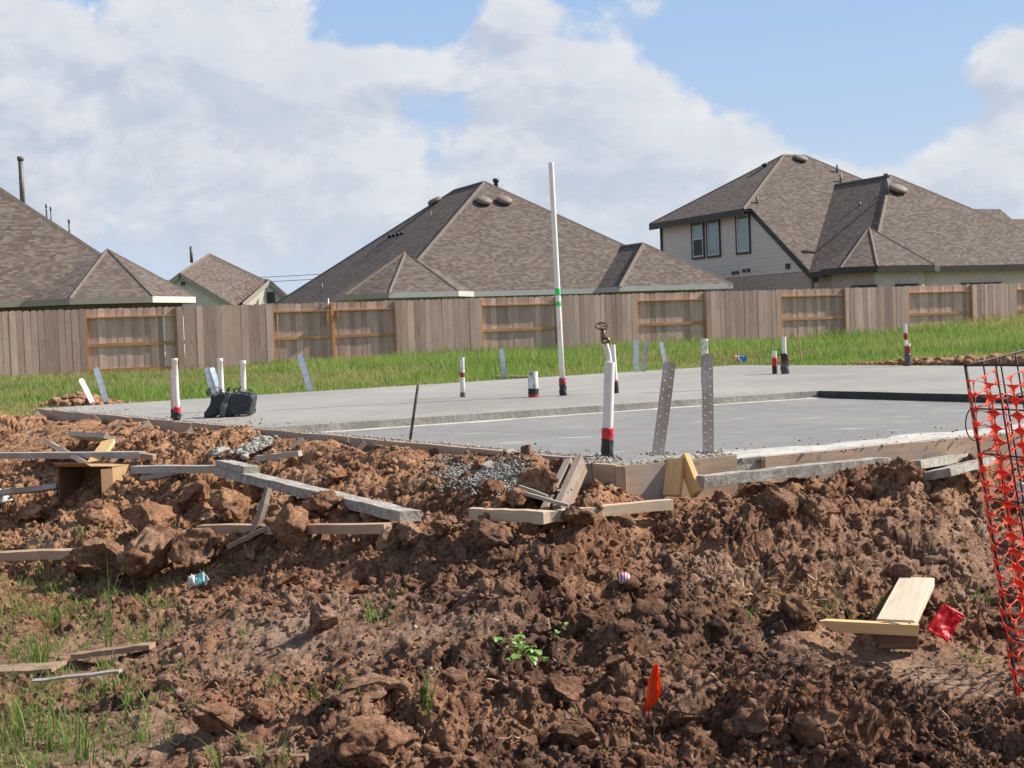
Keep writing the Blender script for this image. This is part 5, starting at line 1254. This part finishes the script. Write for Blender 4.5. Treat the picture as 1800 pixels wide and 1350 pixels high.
def strap(bpx,tpx,w_,label,z0=0.0,mt=None,holes=False,yaw=0.0,lean=0.0,grp=None):
    b=U(*bpx,z0); t=atY(*tpx,b.y+lean); L=(t-b).length; up=(t-b).normalized(); sd=Vector((math.cos(yaw),math.sin(yaw),0)); sd=(sd-up*sd.dot(up)).normalized(); nn=sd.cross(up)
    bend=lambda s_: .02*L*math.sin(s_*2.4)
    V=[];Fc=[]
    def pt(u,s_): return sd*u+up*(s_*L)+nn*bend(s_)
    if holes:
        pitch=.040; nv=int(L/pitch); pitch=L/nv
        for i in range(nv):
            for j in (0,1):
                u0=-w_/2+j*w_/2; u1=u0+w_/2; s0=i*pitch/L; s1=(i+1)*pitch/L
                if i==nv-1: 
                    pass
                cu=(u0+u1)/2; cs=(s0+s1)/2+(.18 if j else -.18)*pitch/L; k=len(V); N=8; rh=.0038
                outer=[]
                for q in range(N):
                    a=2*math.pi*q/N+math.pi/8
                    dx,dy=math.cos(a),math.sin(a); m_=max(abs(dx),abs(dy)); x_=(u0+u1)/2+dx/m_*(u1-u0)/2; y_=(s0+s1)/2+dy/m_*(s1-s0)/2
                    if abs(dx)>.9*m_ and abs(dy)>.9*m_: pass
                    V.append(pt(x_,y_)); 
                for q in range(N):
                    a=2*math.pi*q/N+math.pi/8; V.append(pt(cu+math.cos(a)*rh,cs+math.sin(a)*rh/L))
                # corners
                for q in range(N):
                    q2=(q+1)%N; Fc.append((k+q,k+q2,k+N+q2,k+N+q))
                kk=len(V)
                cs4=[(u1,s1),(u0,s1),(u0,s0),(u1,s0)]
                for (cx,cy) in cs4: V.append(pt(cx,cy))
                for qi,(qa,qb) in enumerate(((0,1),(2,3),(4,5),(6,7))): Fc.append((k+qa,kk+qi,k+qb))
        # rounded tip
        k=len(V); N=8
        V+= [pt(-w_/2,1)]+[pt(math.cos(math.pi-math.pi*q/N)*w_/2,1+math.sin(math.pi*q/N)*w_*.35/L) for q in range(1,N)]+[pt(w_/2,1)]; Fc.append(tuple(range(k,len(V))))
    else:
        n_=10
        for i in range(n_+1):
            s_=i/n_; 
            for u in (-w_/2,w_/2): V.append(pt(u,s_))
        for i in range(n_): Fc.append((2*i,2*i+1,2*i+3,2*i+2))
        k=len(V); N=6; V+=[pt(math.cos(math.pi-math.pi*q/N)*w_/2,1+math.sin(math.pi*q/N)*w_*.35/L) for q in range(0,N+1)]; Fc.append(tuple(range(k,len(V))))
    o=mesh_obj('metal_strap',V,Fc,mt or M_galv,None,loc=b); 
    if not holes:
        sm=o.modifiers.new('t','SOLIDIFY'); sm.thickness=.002; sm.offset=0
    else:
        sm=o.modifiers.new('t','SOLIDIFY'); sm.thickness=.0018; sm.offset=0
    if not holes and False:
        r=[]
        for i in range(6):
            for j in (-1,1):
                s_=.1+.15*i+(.03 if j>0 else 0); c=pt(j*w_*.25,s_); k=len(r); 
                r+=[c+sd*math.cos(a)*.006+up*math.sin(a)*.006+nn*sg for sg in (-.0018,.0018) for a in np.linspace(0,2*math.pi,7)[:-1]]
        Fr=[]
        for i in range(12):
            k=i*12; Fr+=[tuple(range(k,k+6))[::-1],tuple(range(k+6,k+12))]
        mesh_obj('nail_holes',r,Fr,M_trimdark,o)
    return tag(o,label,'strap',grp)
strap((1156,799),(1176,643),.062,'left of two perforated straps on the near corner, leaning right',mt=M_galvrust,holes=True,yaw=R(8))
strap((1245,795),(1243,628),.055,'right of two perforated straps on the near corner, upright',mt=M_galvrust,holes=True,yaw=R(-5))
strap((162,707),(143,669),.06,'lower leaning metal strap at the far left slab corner',yaw=R(45))
strap((187,706),(169,649),.06,'taller leaning metal strap at the far left slab corner',yaw=R(25))
strap((377,697),(365,650),.07,'left strap of the pair behind the black wrapped block',yaw=R(20)); strap((389,697),(373,649),.06,'right strap of the pair behind the black wrapped block',yaw=R(40))
strap((546,688),(528,627),.065,'leaning bright metal strap on the far edge left of centre',yaw=R(15))
strap((887,663),(881,616),.065,'bright metal strap on the far edge above the short brown plank',yaw=R(15))
strap((1119,653),(1118,600),.07,'upright metal strap on the far edge left of the slanting one',yaw=R(-5)); strap((1131,653),(1138,601),.065,'metal strap slanting right beside the upright far strap',mt=M_galvrust,yaw=R(-15)); strap((1171,648),(1162,603),.06,'bright metal strap leaning left behind the near perforated strap',yaw=R(20))
o=tube('rebar_stake',[U(720,772,0)-Vector((0,0,.02)),atY(735,676,U(720,772,0).y)],.0085,M_rebar,n=8); tag(o,'thin dark rebar leaning right from the near left slab edge','rebar')
b=ghit(1411,641,.0); o=board('wooden_stake',b-Vector((0,0,.05)),atY(1403,587,b.y),.035,.02,M_yellow,None); tag(o,'thin yellow wooden stake leaning in the grass behind the slab','stake')

# black wrapped block round two pipes
def fwrap(t,b):
    v=obco(t); vo=t.n('ShaderNodeTexVoronoi'); vo.inputs['Scale'].default_value=26; t.link(v,vo.inputs['Vector']); n=t.noise(v,5,5)
    f=t.math('MULTIPLY',t.mapr(vo.outputs['Distance'],.12,.22,1,0),t.mapr(n,.48,.6,0,1)); c=t.mix(f,(.028,.03,.032),(.62,.61,.58)); t.link(c,b.inputs['Base Color'])
    bump(t,b,t.noise(v,14,6,.7),.8,.02)
M_wrap=mat('black_wrap_splashed',rough=.35,fn=fwrap)
wb=empty('wrapped_block',tuple(U(403,733,0))); tag(wb,'black plastic wrapped block splashed with concrete round the feet of two pipes','wrapped block')
def crumple(nm,pts,par,mt,depth,seed,amp=.02):
    Y0=par.location.y; bm=bmesh.new()
    for (px,py,dy) in pts:
        p=atY(px,py,Y0); 
        for q in (0,1): bm.verts.new(rel(par,p+Vector((0,dy+depth*q,0))))
    bmesh.ops.convex_hull(bm,input=bm.verts); bmesh.ops.triangulate(bm,faces=bm.faces)
    for _ in range(4): bmesh.ops.subdivide_edges(bm,edges=[e for e in bm.edges if e.calc_length()>.03],cuts=1); bmesh.ops.triangulate(bm,faces=bm.faces)
    P_=np.array([v.co[:] for v in bm.verts]); nz=fbm(P_[:,0]*14+seed+P_[:,1]*5,P_[:,2]*14+P_[:,1]*9,seed,3); bm.normal_update()
    for v,k in zip(bm.verts,nz): v.co+=v.normal*float(k)*amp
    me=bpy.data.meshes.new(nm); bm.to_mesh(me); bm.free(); me.materials.append(mt); me.polygons.foreach_set('use_smooth',[True]*len(me.polygons)); o=bpy.data.objects.new(nm,me); link(o,par); return o
crumple('left_fold',[(361,731,0),(398,731,0),(371,696,.05),(396,689,.05)],wb,M_wrap,.14,5,.03)
crumple('right_fold',[(386,735,-.02),(438,729,-.02),(404,690,.0),(443,697,.0),(441,722,0)],wb,M_wrap,.2,8,.03)
crumple('centre_fold',[(386,733,-.06),(398,733,-.06),(397,690,-.03),(406,690,-.03)],wb,M_greytape,.1,12,.02)
# loops of torn black plastic
for i in range(26):
    px=random.choice([random.uniform(368,395),random.uniform(405,442)]); p=atY(px,random.uniform(688,700),wb.location.y+random.uniform(-.03,.1)); a=random.uniform(0,6); r=random.uniform(.015,.04)
    tube('plastic_loop',[p+Vector((math.cos(a)*r*math.sin(t),math.sin(a)*r*math.sin(t),r*(1-math.cos(t))*.6)) for t in np.linspace(0,3.0,7)],.005,M_black,wb,n=5)

# ------------------------------------------------------------------ litter
def quad_sheet(nm,corners,mt,par,seed,amp=.01,n=10):
    """corners in world order bl, br, tr, tl"""
    bl,br,tr,tl=[rel(par,c) for c in corners]; V=[];Fc=[]
    nn=(br-bl).cross(tl-bl).normalized()
    for i in range(n+1):
        for j in range(n+1):
            u=i/n;v=j/n; p=bl.lerp(br,u).lerp(tl.lerp(tr,u),v); k=float(fbm(np.array([u*2.5+seed]),np.array([v*2.5+seed*.7]),seed,3)[0]); V.append(p+nn*k*amp*3)
    for i in range(n):
        for j in range(n): Fc.append((i*(n+1)+j,(i+1)*(n+1)+j,(i+1)*(n+1)+j+1,i*(n+1)+j+1))
    o=mesh_obj(nm,V,Fc,mt,par,True); sm=o.modifiers.new('t','SOLIDIFY'); sm.thickness=.0008; return o
rf=empty('marker_flag',tuple(ghit(1640,1118))); tag(rf,'crumpled red vinyl marker flag with faded print, right of the nailed boards','flag')
Yf=rf.location.y
cs=[atY(1627,1107,Yf-.01),atY(1665,1130,Yf-.04),atY(1692,1084,Yf+.03),atY(1657,1062,Yf+.05)]
quad_sheet('flag_sheet',cs,M_flagred,rf,4,.006,14)
quad_sheet('folded_edge',[cs[3]+Vector((0,-.006,-.006)),cs[2]+Vector((-.01,-.014,-.012)),cs[2]+Vector((.004,-.01,.003)),cs[3]+Vector((.002,-.01,.002))],M_flagred,rf,9,.006,6)
tube('wire_staff',[atY(1615,1116,Yf-.02),atY(1630,1113,Yf-.01),atY(1640,1113,Yf+.0),atY(1652,1100,Yf+.02)],.0016,M_paper,rf,n=5)
tx=bpy.data.curves.new('print_curve','FONT'); tx.body='NATUR'; tx.size=.022; tx.align_x='CENTER'; tx.align_y='CENTER'; tx.materials.append(M_ink); tob=bpy.data.objects.new('print_curve',tx); link(tob); bpy.context.view_layer.update(); pm=bpy.data.meshes.new_from_object(tob.evaluated_get(bpy.context.evaluated_depsgraph_get())); bpy.data.objects.remove(tob); to=bpy.data.objects.new('print',pm); link(to,rf)
xd_=(cs[3]-cs[0]).normalized(); nd_=(cs[1]-cs[0]).cross(cs[3]-cs[0]).normalized(); nd_=-nd_ if nd_.y>0 else nd_; yd_=nd_.cross(xd_)
mm=Matrix((xd_,yd_,nd_)).transposed().to_4x4(); mm.translation=rel(rf,(cs[0]*.62+cs[3]*.62+cs[1]*.38+cs[2]*.38)/2+nd_*.013); to.matrix_local=mm
of=empty('marker_flag',tuple(ghit(1140,1262))); tag(of,'narrow bright orange vinyl marker flag hanging on its wire at the bottom','flag')
Yf=of.location.y
L_=[(1131,1254),(1136,1225),(1139,1198),(1146,1175),(1152,1166)]; R_=[(1135,1252),(1150,1238),(1162,1218),(1160,1196),(1156,1167)]
V=[];n_=4
for i,(a,b) in enumerate(zip(L_,R_)):
    for j in range(7):
        u=j/6; p=atY(a[0]*(1-u)+b[0]*u,a[1]*(1-u)+b[1]*u,Yf+.012*math.sin(u*7+i*1.1)); V.append(rel(of,p))
Fc=[(i*7+j,i*7+j+1,(i+1)*7+j+1,(i+1)*7+j) for i in range(4) for j in range(6)]
o=mesh_obj('flag_sheet',V,Fc,M_flagorange,of,True); sm=o.modifiers.new('t','SOLIDIFY'); sm.thickness=.0008
tube('wire_staff',[atY(1154,1164,Yf+.015),atY(1152,1215,Yf+.015),atY(1149,1266,Yf+.015)],.0014,M_rebar,of,n=5)
for q,(px,py) in enumerate(((1143,1226),(1145,1218),(1147,1210))):
    tube('print_mark',[atY(px-4,py+1,Yf-.016),atY(px+3,py-2,Yf-.016)],.0011,M_trimdark,of,n=4)
# teal wrapper
tw=empty('candy_wrapper',tuple(ghit(348,1026))); tag(tw,'crumpled clear and teal wrapper lying on the mud below the clay blocks','wrapper'); Yf=tw.location.y
quad_sheet('teal_part',[atY(341,1028,Yf-.02),atY(362,1027,Yf-.02),atY(358,1007,Yf+.03),atY(344,1009,Yf+.03)],M_teal,tw,14,.01,8)
quad_sheet('clear_part',[atY(327,1026,Yf-.01),atY(343,1029,Yf-.02),atY(343,1010,Yf+.03),atY(331,1016,Yf+.02)],M_clear,tw,15,.01,8)
quad_sheet('side_fold',[atY(360,1027,Yf-.02),atY(367,1022,Yf),atY(361,1008,Yf+.03),atY(357,1007,Yf+.03)],M_clear,tw,16,.008,6)
# striped cup
cu=empty('paper_cup',tuple(ghit(1097,1030))); tag(cu,'tiny purple striped and yellow crumpled cup on the mud right of centre','litter'); p=atY(1097,1018,cu.location.y); rr_=13/(F/p.y)
V,Fc=ico(3); V=V*np.array([1,1,.95])*(1+.06*fbm(V[:,0]*4,V[:,2]*4,44,2))[:,None]*rr_
up=np.array([v for v in range(len(V))])
fu=[tuple(f) for f in Fc if V[f,2].mean()>-.15*rr_]; fl=[tuple(f) for f in Fc if V[f,2].mean()<=-.15*rr_]
o=mesh_obj('striped_cap',V,fu,M_purple,cu,True); o.location=rel(cu,p); o=mesh_obj('yellow_base',V*.97,fl,M_yellowcup,cu,True); o.location=rel(cu,p)
# printed bag beyond the slab
bgx=empty('plastic_bag',tuple(ghit(1302,641))); tag(bgx,'crumpled orange, white and blue printed bag in the grass behind the slab','bag'); Yf=bgx.location.y
for (nm,xs_,mt) in (('orange_part',(1291,1297),M_bagorange),('white_part',(1296,1304),M_bagwhite),('blue_part',(1302,1313),M_bagblue)):
    quad_sheet(nm,[atY(xs_[0],641,Yf),atY(xs_[1],642,Yf-.03),atY(xs_[1]-1,625,Yf+.05),atY(xs_[0]-1,626,Yf+.04)],mt,bgx,int(xs_[0])%50,.02,6)
pp=empty('paper_scrap',tuple(ghit(12,876))); tag(pp,'white paper scrap at the left edge below the pale grey board','paper'); Yf=pp.location.y
quad_sheet('sheet',[atY(-20,884,Yf-.06),atY(24,879,Yf-.02),atY(2,861,Yf+.08),atY(-20,855,Yf+.1)],M_paper,pp,3,.01,8)
# cardboard box
g0=ghit(106,884); ppm=F/g0.y; a_=R(-22); fx=Vector((math.cos(a_),math.sin(a_),0)); sx=Vector((-math.sin(a_),math.cos(a_),0)); Wb=92/ppm/.80; Db=46/ppm/.68; Hb=70/ppm
bx=empty('cardboard_box',tuple(g0)); tag(bx,'open cardboard box lying on its side among the boards at left','box')
def panel(nm,o_,u,v,mt,t=.004,par=bx):
    n_=u.cross(v).normalized()*t/2; V=[o_-n_,o_+u-n_,o_+u+v-n_,o_+v-n_,o_+n_,o_+u+n_,o_+u+v+n_,o_+v+n_]
    return mesh_obj(nm,V,[(0,1,2,3)[::-1],(4,5,6,7),(0,1,5,4),(1,2,6,5),(2,3,7,6),(3,0,4,7)],mt,par)
Z=Vector((0,0,1)); o0=Vector((0,0,-.02))
panel('side_panel',o0,sx*Db,Z*Hb,M_cardin); panel('side_panel',o0+fx*Wb,sx*Db,Z*Hb*.97,M_cardboard); panel('back_panel',o0+sx*Db,fx*Wb,Z*Hb,M_cardin); panel('bottom_panel',o0,fx*Wb,sx*Db,M_cardin)
panel('top_panel',o0+Z*Hb,fx*Wb,sx*Db-Z*.01,M_cardboard); panel('flap',o0+Z*Hb+fx*Wb*.0,fx*Wb*.62,-sx*Db*.22+Z*.03,M_cardboard); panel('flap',o0+fx*Wb,-sx*.06-fx*.045,Z*Hb*.95,M_cardboard)
wl_=empty('white_lid',tuple(atY(232,850,g0.y+.1))); tag(wl_,'curved white plastic scrap tucked against the right side of the box','lid')
pts=[]; 
V=[];Fc=[]
for i in range(9):
    t=i/8; p=atY(228+10*math.sin(t*3.1),818+44*t,g0.y+.08); q=atY(222+6*math.sin(t*3.1),820+42*t,g0.y-.02); V+=[rel(wl_,p),rel(wl_,q)]
Fc=[(2*i,2*i+1,2*i+3,2*i+2) for i in range(8)]; o=mesh_obj('rim',V,Fc,M_paper,wl_,True); sm=o.modifiers.new('t','SOLIDIFY'); sm.thickness=.006

# ------------------------------------------------------------------ wire cage with orange net
cg_top=atY(1697,642,4.62); cg_bot=atY(1793,1248,4.30)
cage=empty('wire_cage',tuple(cg_bot)); tag(cage,'rusty black welded wire cage leaning at the right edge of the frame','wire cage')
ax_=(cg_top-cg_bot); Lc=ax_.length; axn=ax_.normalized()
dB=Vector((.30,-.95,.02)).normalized(); dA=Vector((.62,.76,.05)).normalized()
LA=.95;LB=.80
P0=cg_top; PA=cg_top+dA*LA; PB=cg_top+dB*LB
def wire(a,b,r=.0032,nm='wire',n=6):
    k=5; pts=[a.lerp(b,i/k)+Vector((random.uniform(-1,1),random.uniform(-1,1),random.uniform(-1,1)))*.0022*(0<i<k) for i in range(k+1)]
    return tube(nm,pts,r,M_wire,cage,n=n)
wire(P0,P0-axn*Lc*1.0,.0058,'corner_post'); 
for d_,Lw in ((dA,LA),(dB,LB),((PB-PA).normalized(),(PB-PA).length)):
    s0=P0 if d_ is not (PB-PA).normalized() else PA
for (s0,s1) in ((P0,PA),(P0,PB),(PA,PB)):
    L=(s1-s0).length; n_=round(L/.152); d_=(s1-s0)/n_
    for i in range(1,n_+1): wire(s0+d_*i,s0+d_*i-axn*Lc*.99,.0034,'upright_wire')
    for k in range(8):
        off=axn*(-.152*k*Lc/1.14)
        wire(s0+off,s1+off,.0042 if k==0 else .003,'ring_wire')
loopc=P0-axn*.20
tube('tie_wire',[loopc+Vector((-.03*math.sin(t),0,.055*math.cos(t)-.0)) for t in np.linspace(0,3.14,10)],.0022,M_wire,cage,n=5)
net=empty('orange_net',tuple(cg_bot)); tag(net,'torn orange plastic barrier netting wrapped round the wire cage','netting')
def netpanel(s0,dirv,L,cu,cvv,top0,top1,seed,inset):
    nu=int(L/cu); nv=22; V=[];Fc=[]; N=12
    def mp(u,v):
        s_=u*cu; tot=top0+(top1-top0)*min(1,s_/L); dn=tot+v*cvv*(1+.0*s_)
        p=s0+dirv*s_-axn*dn
        nn=dirv.cross(axn)
        k1=vn_(u*.45+seed,v*.23,seed); k2=vn_(u*.7,v*.45+seed,seed+3); k3=vn_(u*.9+5,v*.6,seed+5)
        gather=max(0,(v-7)/15)
        p=p+nn*(inset+.016*(k1-.5)+.024*(k3-.5)*gather)+axn*(.011*(k2-.5)*(1+gather*2))+dirv*(.014*(k1-.5)-gather*.30*s_*.35)
        return rel(net,p)
    for i in range(nu):
        for j in range(nv):
            if vn_(i*.9+.3,j*.9+.1,seed+9)>.86: continue
            k=len(V); h3=random.uniform(.478,.492); h2=random.uniform(.472,.49); ex_=2.5
            for q in range(N):
                a=2*math.pi*q/N+math.pi/N*0; dx,dy=math.cos(a),math.sin(a); m_=max(abs(dx),abs(dy)); V.append(mp(i+.5+dx/m_*.5,j+.5+dy/m_*.5))
            for q in range(N):
                a=2*math.pi*q/N; dx,dy=math.cos(a),math.sin(a); rr__=1/((abs(dx)**ex_+abs(dy)**ex_)**(1/ex_)); V.append(mp(i+.5+dx*rr__*h3,j+.5+dy*rr__*h2))
            for q in range(N):
                q2=(q+1)%N; Fc.append((k+q,k+q2,k+N+q2,k+N+q))
            kk=len(V)
            # fill the square's corners: N=12 puts no vertex on them
            for (cx,cy,qa,qb) in ((1,1,1,2),(0,1,4,5),(0,0,7,8),(1,0,10,11)):
                V.append(mp(i+cx,j+cy)); Fc.append((k+qa,len(V)-1,k+qb))
    o=mesh_obj('net_panel',V,Fc,M_net,net,True); sm=o.modifiers.new('t','SOLIDIFY'); sm.thickness=.0022; sm.offset=0; return o
def vn_(a,b,s): return float(vn(np.array([a]),np.array([b]),s)[0])
netpanel(P0+dA*.005,dA,LA,.118,.050,.055,-.03,3,.012)
netpanel(P0+dB*.005,dB,LB,.118,.050,.05,.10,8,.012)
if False: netpanel(P0+dA*.01,(PB-PA).normalized()*.0+dB*.75+dA*.3,.5,.08,.05,.12,.2,13,.03)
sp_=empty('paper_scrap',tuple(atY(1793,868,5.2))); tag(sp_,'white and pink scrap caught inside the netting near the right edge','paper')
quad_sheet('sheet',[atY(1786,876,5.2),atY(1797,874,5.18),atY(1801,848,5.22),atY(1790,850,5.24)],M_paper,sp_,6,.012,6)

# ------------------------------------------------------------------ weeds
def surf(x,y):
    a=np.array([x]);b=np.array([y]); return float((base(a,b)+detail(a,b,False))[0])
def blades(c,n,h,spread,lean=.5,wd=.003,cols=((.10,.20,.03),(.24,.34,.08),(.38,.34,.16)),dry=.15,ground=True):
    V=[];Fc=[];C=[]
    XX=np.array([c[0]+random.gauss(0,spread) for _ in range(n)]); YY=np.array([c[1]+random.gauss(0,spread) for _ in range(n)]); ZZ=base(XX,YY)+detail(XX,YY,False)-.006
    for i in range(n):
        x0,y0,z0=float(XX[i]),float(YY[i]),float(ZZ[i])
        a=random.uniform(0,2*math.pi); L=h*random.uniform(.45,1.15); ln=lean*random.uniform(.2,1.3); w_=wd*random.uniform(.7,1.4)
        sd=Vector((-math.sin(a),math.cos(a),0)) if random.random()<.5 else Vector((1,0,0)); k=len(V); S_=5
        r=random.random(); cc=cols[2] if r<dry else (cols[0] if r<.55 else cols[1])
        for s in range(S_+1):
            t=s/S_; out=ln*L*t*t; z=L*(t-.35*ln*t*t*t); p=Vector((x0+math.cos(a)*out,y0+math.sin(a)*out,z0+z)); ww=w_*(1-t)**.6 if t<1 else .0003
            V+=[p-sd*ww,p+sd*ww]; C+=[cc,cc]
        Fc+=[(k+2*s,k+2*s+1,k+2*s+3,k+2*s+2) for s in range(S_)]
    return V,Fc,C
def tuft(px,py,hpx,n,label,spread=.02,lean=.6,wd=.003,dry=.12,name='grass_tuft'):
    g_=ghit(px,py); h=hpx/(F/g_.y); V,Fc,C=blades((g_.x,g_.y),n,h,spread,lean,wd,dry=dry)
    V=np.array([v[:] for v in V])-np.array(g_[:]); o=np_mesh(name,V,np.array(Fc),M_blade,np.array(C)); o.location=g_; return tag(o,label,'weed')
TU=[(188,1120,165,5,'two or three very tall thin grass stalks before the dark clay block',.01,.25),
(498,1198,42,8,'arching broad grass blades above the layered clay slab',.03,1.2),(552,1200,46,7,'small upright grass sprig right of the arching blades',.012,.5),(607,1190,40,5,'single slim grass sprig above the layered clay slab',.008,.4),
(752,1240,72,11,'upright bright grass shoots right of the layered clay slab',.016,.45),(660,1080,52,26,'drooping grass clump right of the lone angular clod',.03,.8),
(1465,1070,48,26,'dry and green grass clump behind the nailed boards',.06,.9),(1545,1062,36,14,'grass blades along the left edge of the wide pale board',.03,.6),(1715,1142,32,24,'flat bright grass tuft below the red flag',.035,1.5),(1728,1045,36,28,'green tuft near the foot of the bank by the cage',.05,.8),
(485,1345,58,16,'dark grass tuft at the bottom edge left of the biggest clod',.03,.7),(385,1335,90,4,'hooked grass stem at the bottom edge near the orange clod',.01,.8),(143,1320,90,9,'slender grass clump near the bottom left corner',.012,.35),(95,1285,110,38,'wide green weed with arching leaves at lower left',.05,1.0),(15,1290,115,60,'thick pale grass tussock at the left edge near the bottom',.05,.8),
(75,1150,80,34,'bushy yellow green tuft above the flat tan board at left',.035,.5),(185,1215,50,28,'low green tuft at the right end of the thin slat',.05,.7),(30,1080,60,44,'spreading tuft at the left edge below the tan stud',.08,.7),(110,1085,36,20,'small fresh tuft between the left edge and the tall stalks',.03,.7),(245,1100,60,22,'thin tuft right of the tall grass stalks',.04,.5),
(760,1262,18,6,'tiny sprout right below the upright bright shoots',.015,.8),(1062,1320,20,8,'tiny sprout at the bottom edge right of centre',.02,.8),(1320,1075,34,22,'dry straw and grass left of the dark round clod',.06,1.3),(700,1035,14,20,'small trodden green weeds below the left lath',.06,1.5),(150,950,30,16,'short grass over the tan stud by the clay block',.05,.7)]
for (px,py,h_,n_,lab,sprd,ln) in TU: tuft(px,py,h_,n_,lab,sprd,ln,wd=.0034 if n_<14 else .0024,dry=.3 if 'dry' in lab or 'pale' in lab else .14)
# scattered sprouts at lower left and over the mud
Vv=[];Ff=[];Cc=[]
def addb(c,n,h,sp_s,ln,dry):
    V,Fc,C=blades(c,n,h,sp_s,ln,.0022,dry=dry); k=len(Vv); Vv.extend(V); Ff.extend([tuple(q+k for q in f) for f in Fc]); Cc.extend(C)
for i in range(430):
    px=abs(random.gauss(0,165)); py=random.uniform(1000,1345)
    if random.random()<.25: px=random.uniform(0,420); py=random.uniform(900,1060)
    g_=ghit(px,py); addb((g_.x,g_.y),random.randint(5,18),random.uniform(.02,.08),random.uniform(.01,.04),.8,.35)
for i in range(90):
    px=random.uniform(300,1750); py=random.uniform(960,1340); g_=ghit(px,py); addb((g_.x,g_.y),random.randint(2,5),random.uniform(.015,.04),.015,1.0,.5)
k=np_mesh('sparse_grass',np.array([v[:] for v in Vv]),np.array(Ff),M_blade,np.array(Cc)); tag(k,'thin scattered grass sprouting on the bare soil','grass',kind='stuff')
# dry straw and roots lying on the soil
Vv=[];Ff=[]
for i in range(420):
    if i<150: px=random.gauss(1380,70); py=random.gauss(1035,22)
    else: px=random.uniform(0,1790); py=random.uniform(930,1345)
    g_=ghit(px,py); L=random.uniform(.03,.13)*(1.2 if i<150 else .8); a=random.gauss(.1,.6) if i<150 else random.uniform(0,3.14); x0,y0=g_.x,g_.y; k=len(Vv); S_=5; w_=random.uniform(.0008,.0018)
    for q in range(S_+1):
        t=q/S_-.5; xx_=x0+math.cos(a+t*.5)*L*t; yy_=y0+math.sin(a+t*.5)*L*t; zz_=.012+.01*math.sin(q*1.3+i)
        Vv+=[(xx_-math.sin(a)*w_,yy_+math.cos(a)*w_,zz_-w_),(xx_+math.sin(a)*w_,yy_-math.cos(a)*w_,zz_+w_)]
    Ff+=[(k+2*q,k+2*q+1,k+2*q+3,k+2*q+2) for q in range(S_)]
Vv=np.array(Vv); Vv[:,2]+=base(Vv[:,0],Vv[:,1])+detail(Vv[:,0],Vv[:,1],False)
k=np_mesh('straw',Vv,np.array(Ff),M_straw); tag(k,'bits of dry straw and roots strewn over the mud','straw',kind='stuff')
# broad-leaved weed
wd_=ghit(915,1150); weed=empty('broadleaf_weed',tuple(wd_)); tag(weed,'low broad leaved green weed with round leaves in the middle of the mud','weed')
for i in range(26):
    px=random.gauss(925,26); py=random.gauss(1140,12); q=atY(px,py,wd_.y+random.gauss(0,.05)); zmin=surf(q.x,q.y)+.012; q.z=max(q.z*.4+zmin*.6+.02,zmin); r=random.uniform(.009,.018)
    tilt=Matrix.Rotation(random.uniform(0,6.28),3,'Z')@Matrix.Rotation(random.uniform(.1,.8),3,'X')
    V=[tilt@Vector((math.cos(a)*r*(1+.12*math.cos(3*a)),math.sin(a)*r,.004*math.cos(2*a))) for a in np.linspace(0,6.283,11)[:-1]]
    o=mesh_obj('leaf',[Vector((0,0,.0))]+V,[(0,j+1,(j+1)%10+1) for j in range(10)],M_leaf,weed,True); o.location=rel(weed,q)
    tube('stem',[q,Vector(((q.x+wd_.x)/2,(q.y+wd_.y)/2,(q.z+wd_.z)/2+.012)),wd_-Vector((0,0,.01))],.0012,M_leaf,weed,n=4)
for (px,py) in ((990,1098),(1022,1097),(975,1112),(1042,1090)):
    q=ghit(px,py,.02); w3=empty('clover_sprout',tuple(ghit(px,py+4))); tag(w3,{990:'small pale clover sprout, left of the pair above the weed',1022:'small clover sprout, right of the pair above the weed',975:'small clover sprout nearest to the broad leaved weed',1042:'farthest right clover sprout above the broad leaved weed'}[px],'weed')
    for i in range(4):
        a=i*1.6+px; V=[Vector((math.cos(b_)*.010,math.sin(b_)*.008,.002*math.cos(b_*2))) for b_ in np.linspace(0,6.283,9)[:-1]]; o=mesh_obj('leaf',V,[tuple(range(8))],M_leaf,w3,True); o.location=rel(w3,q+Vector((math.cos(a)*.013,math.sin(a)*.013,random.uniform(-.004,.006)))); o.rotation_euler=(random.uniform(.2,.8),random.uniform(-.3,.3),a)
    tube('stem',[q,q-Vector((0,0,.03))],.001,M_leaf,w3,n=4)
print('all done')
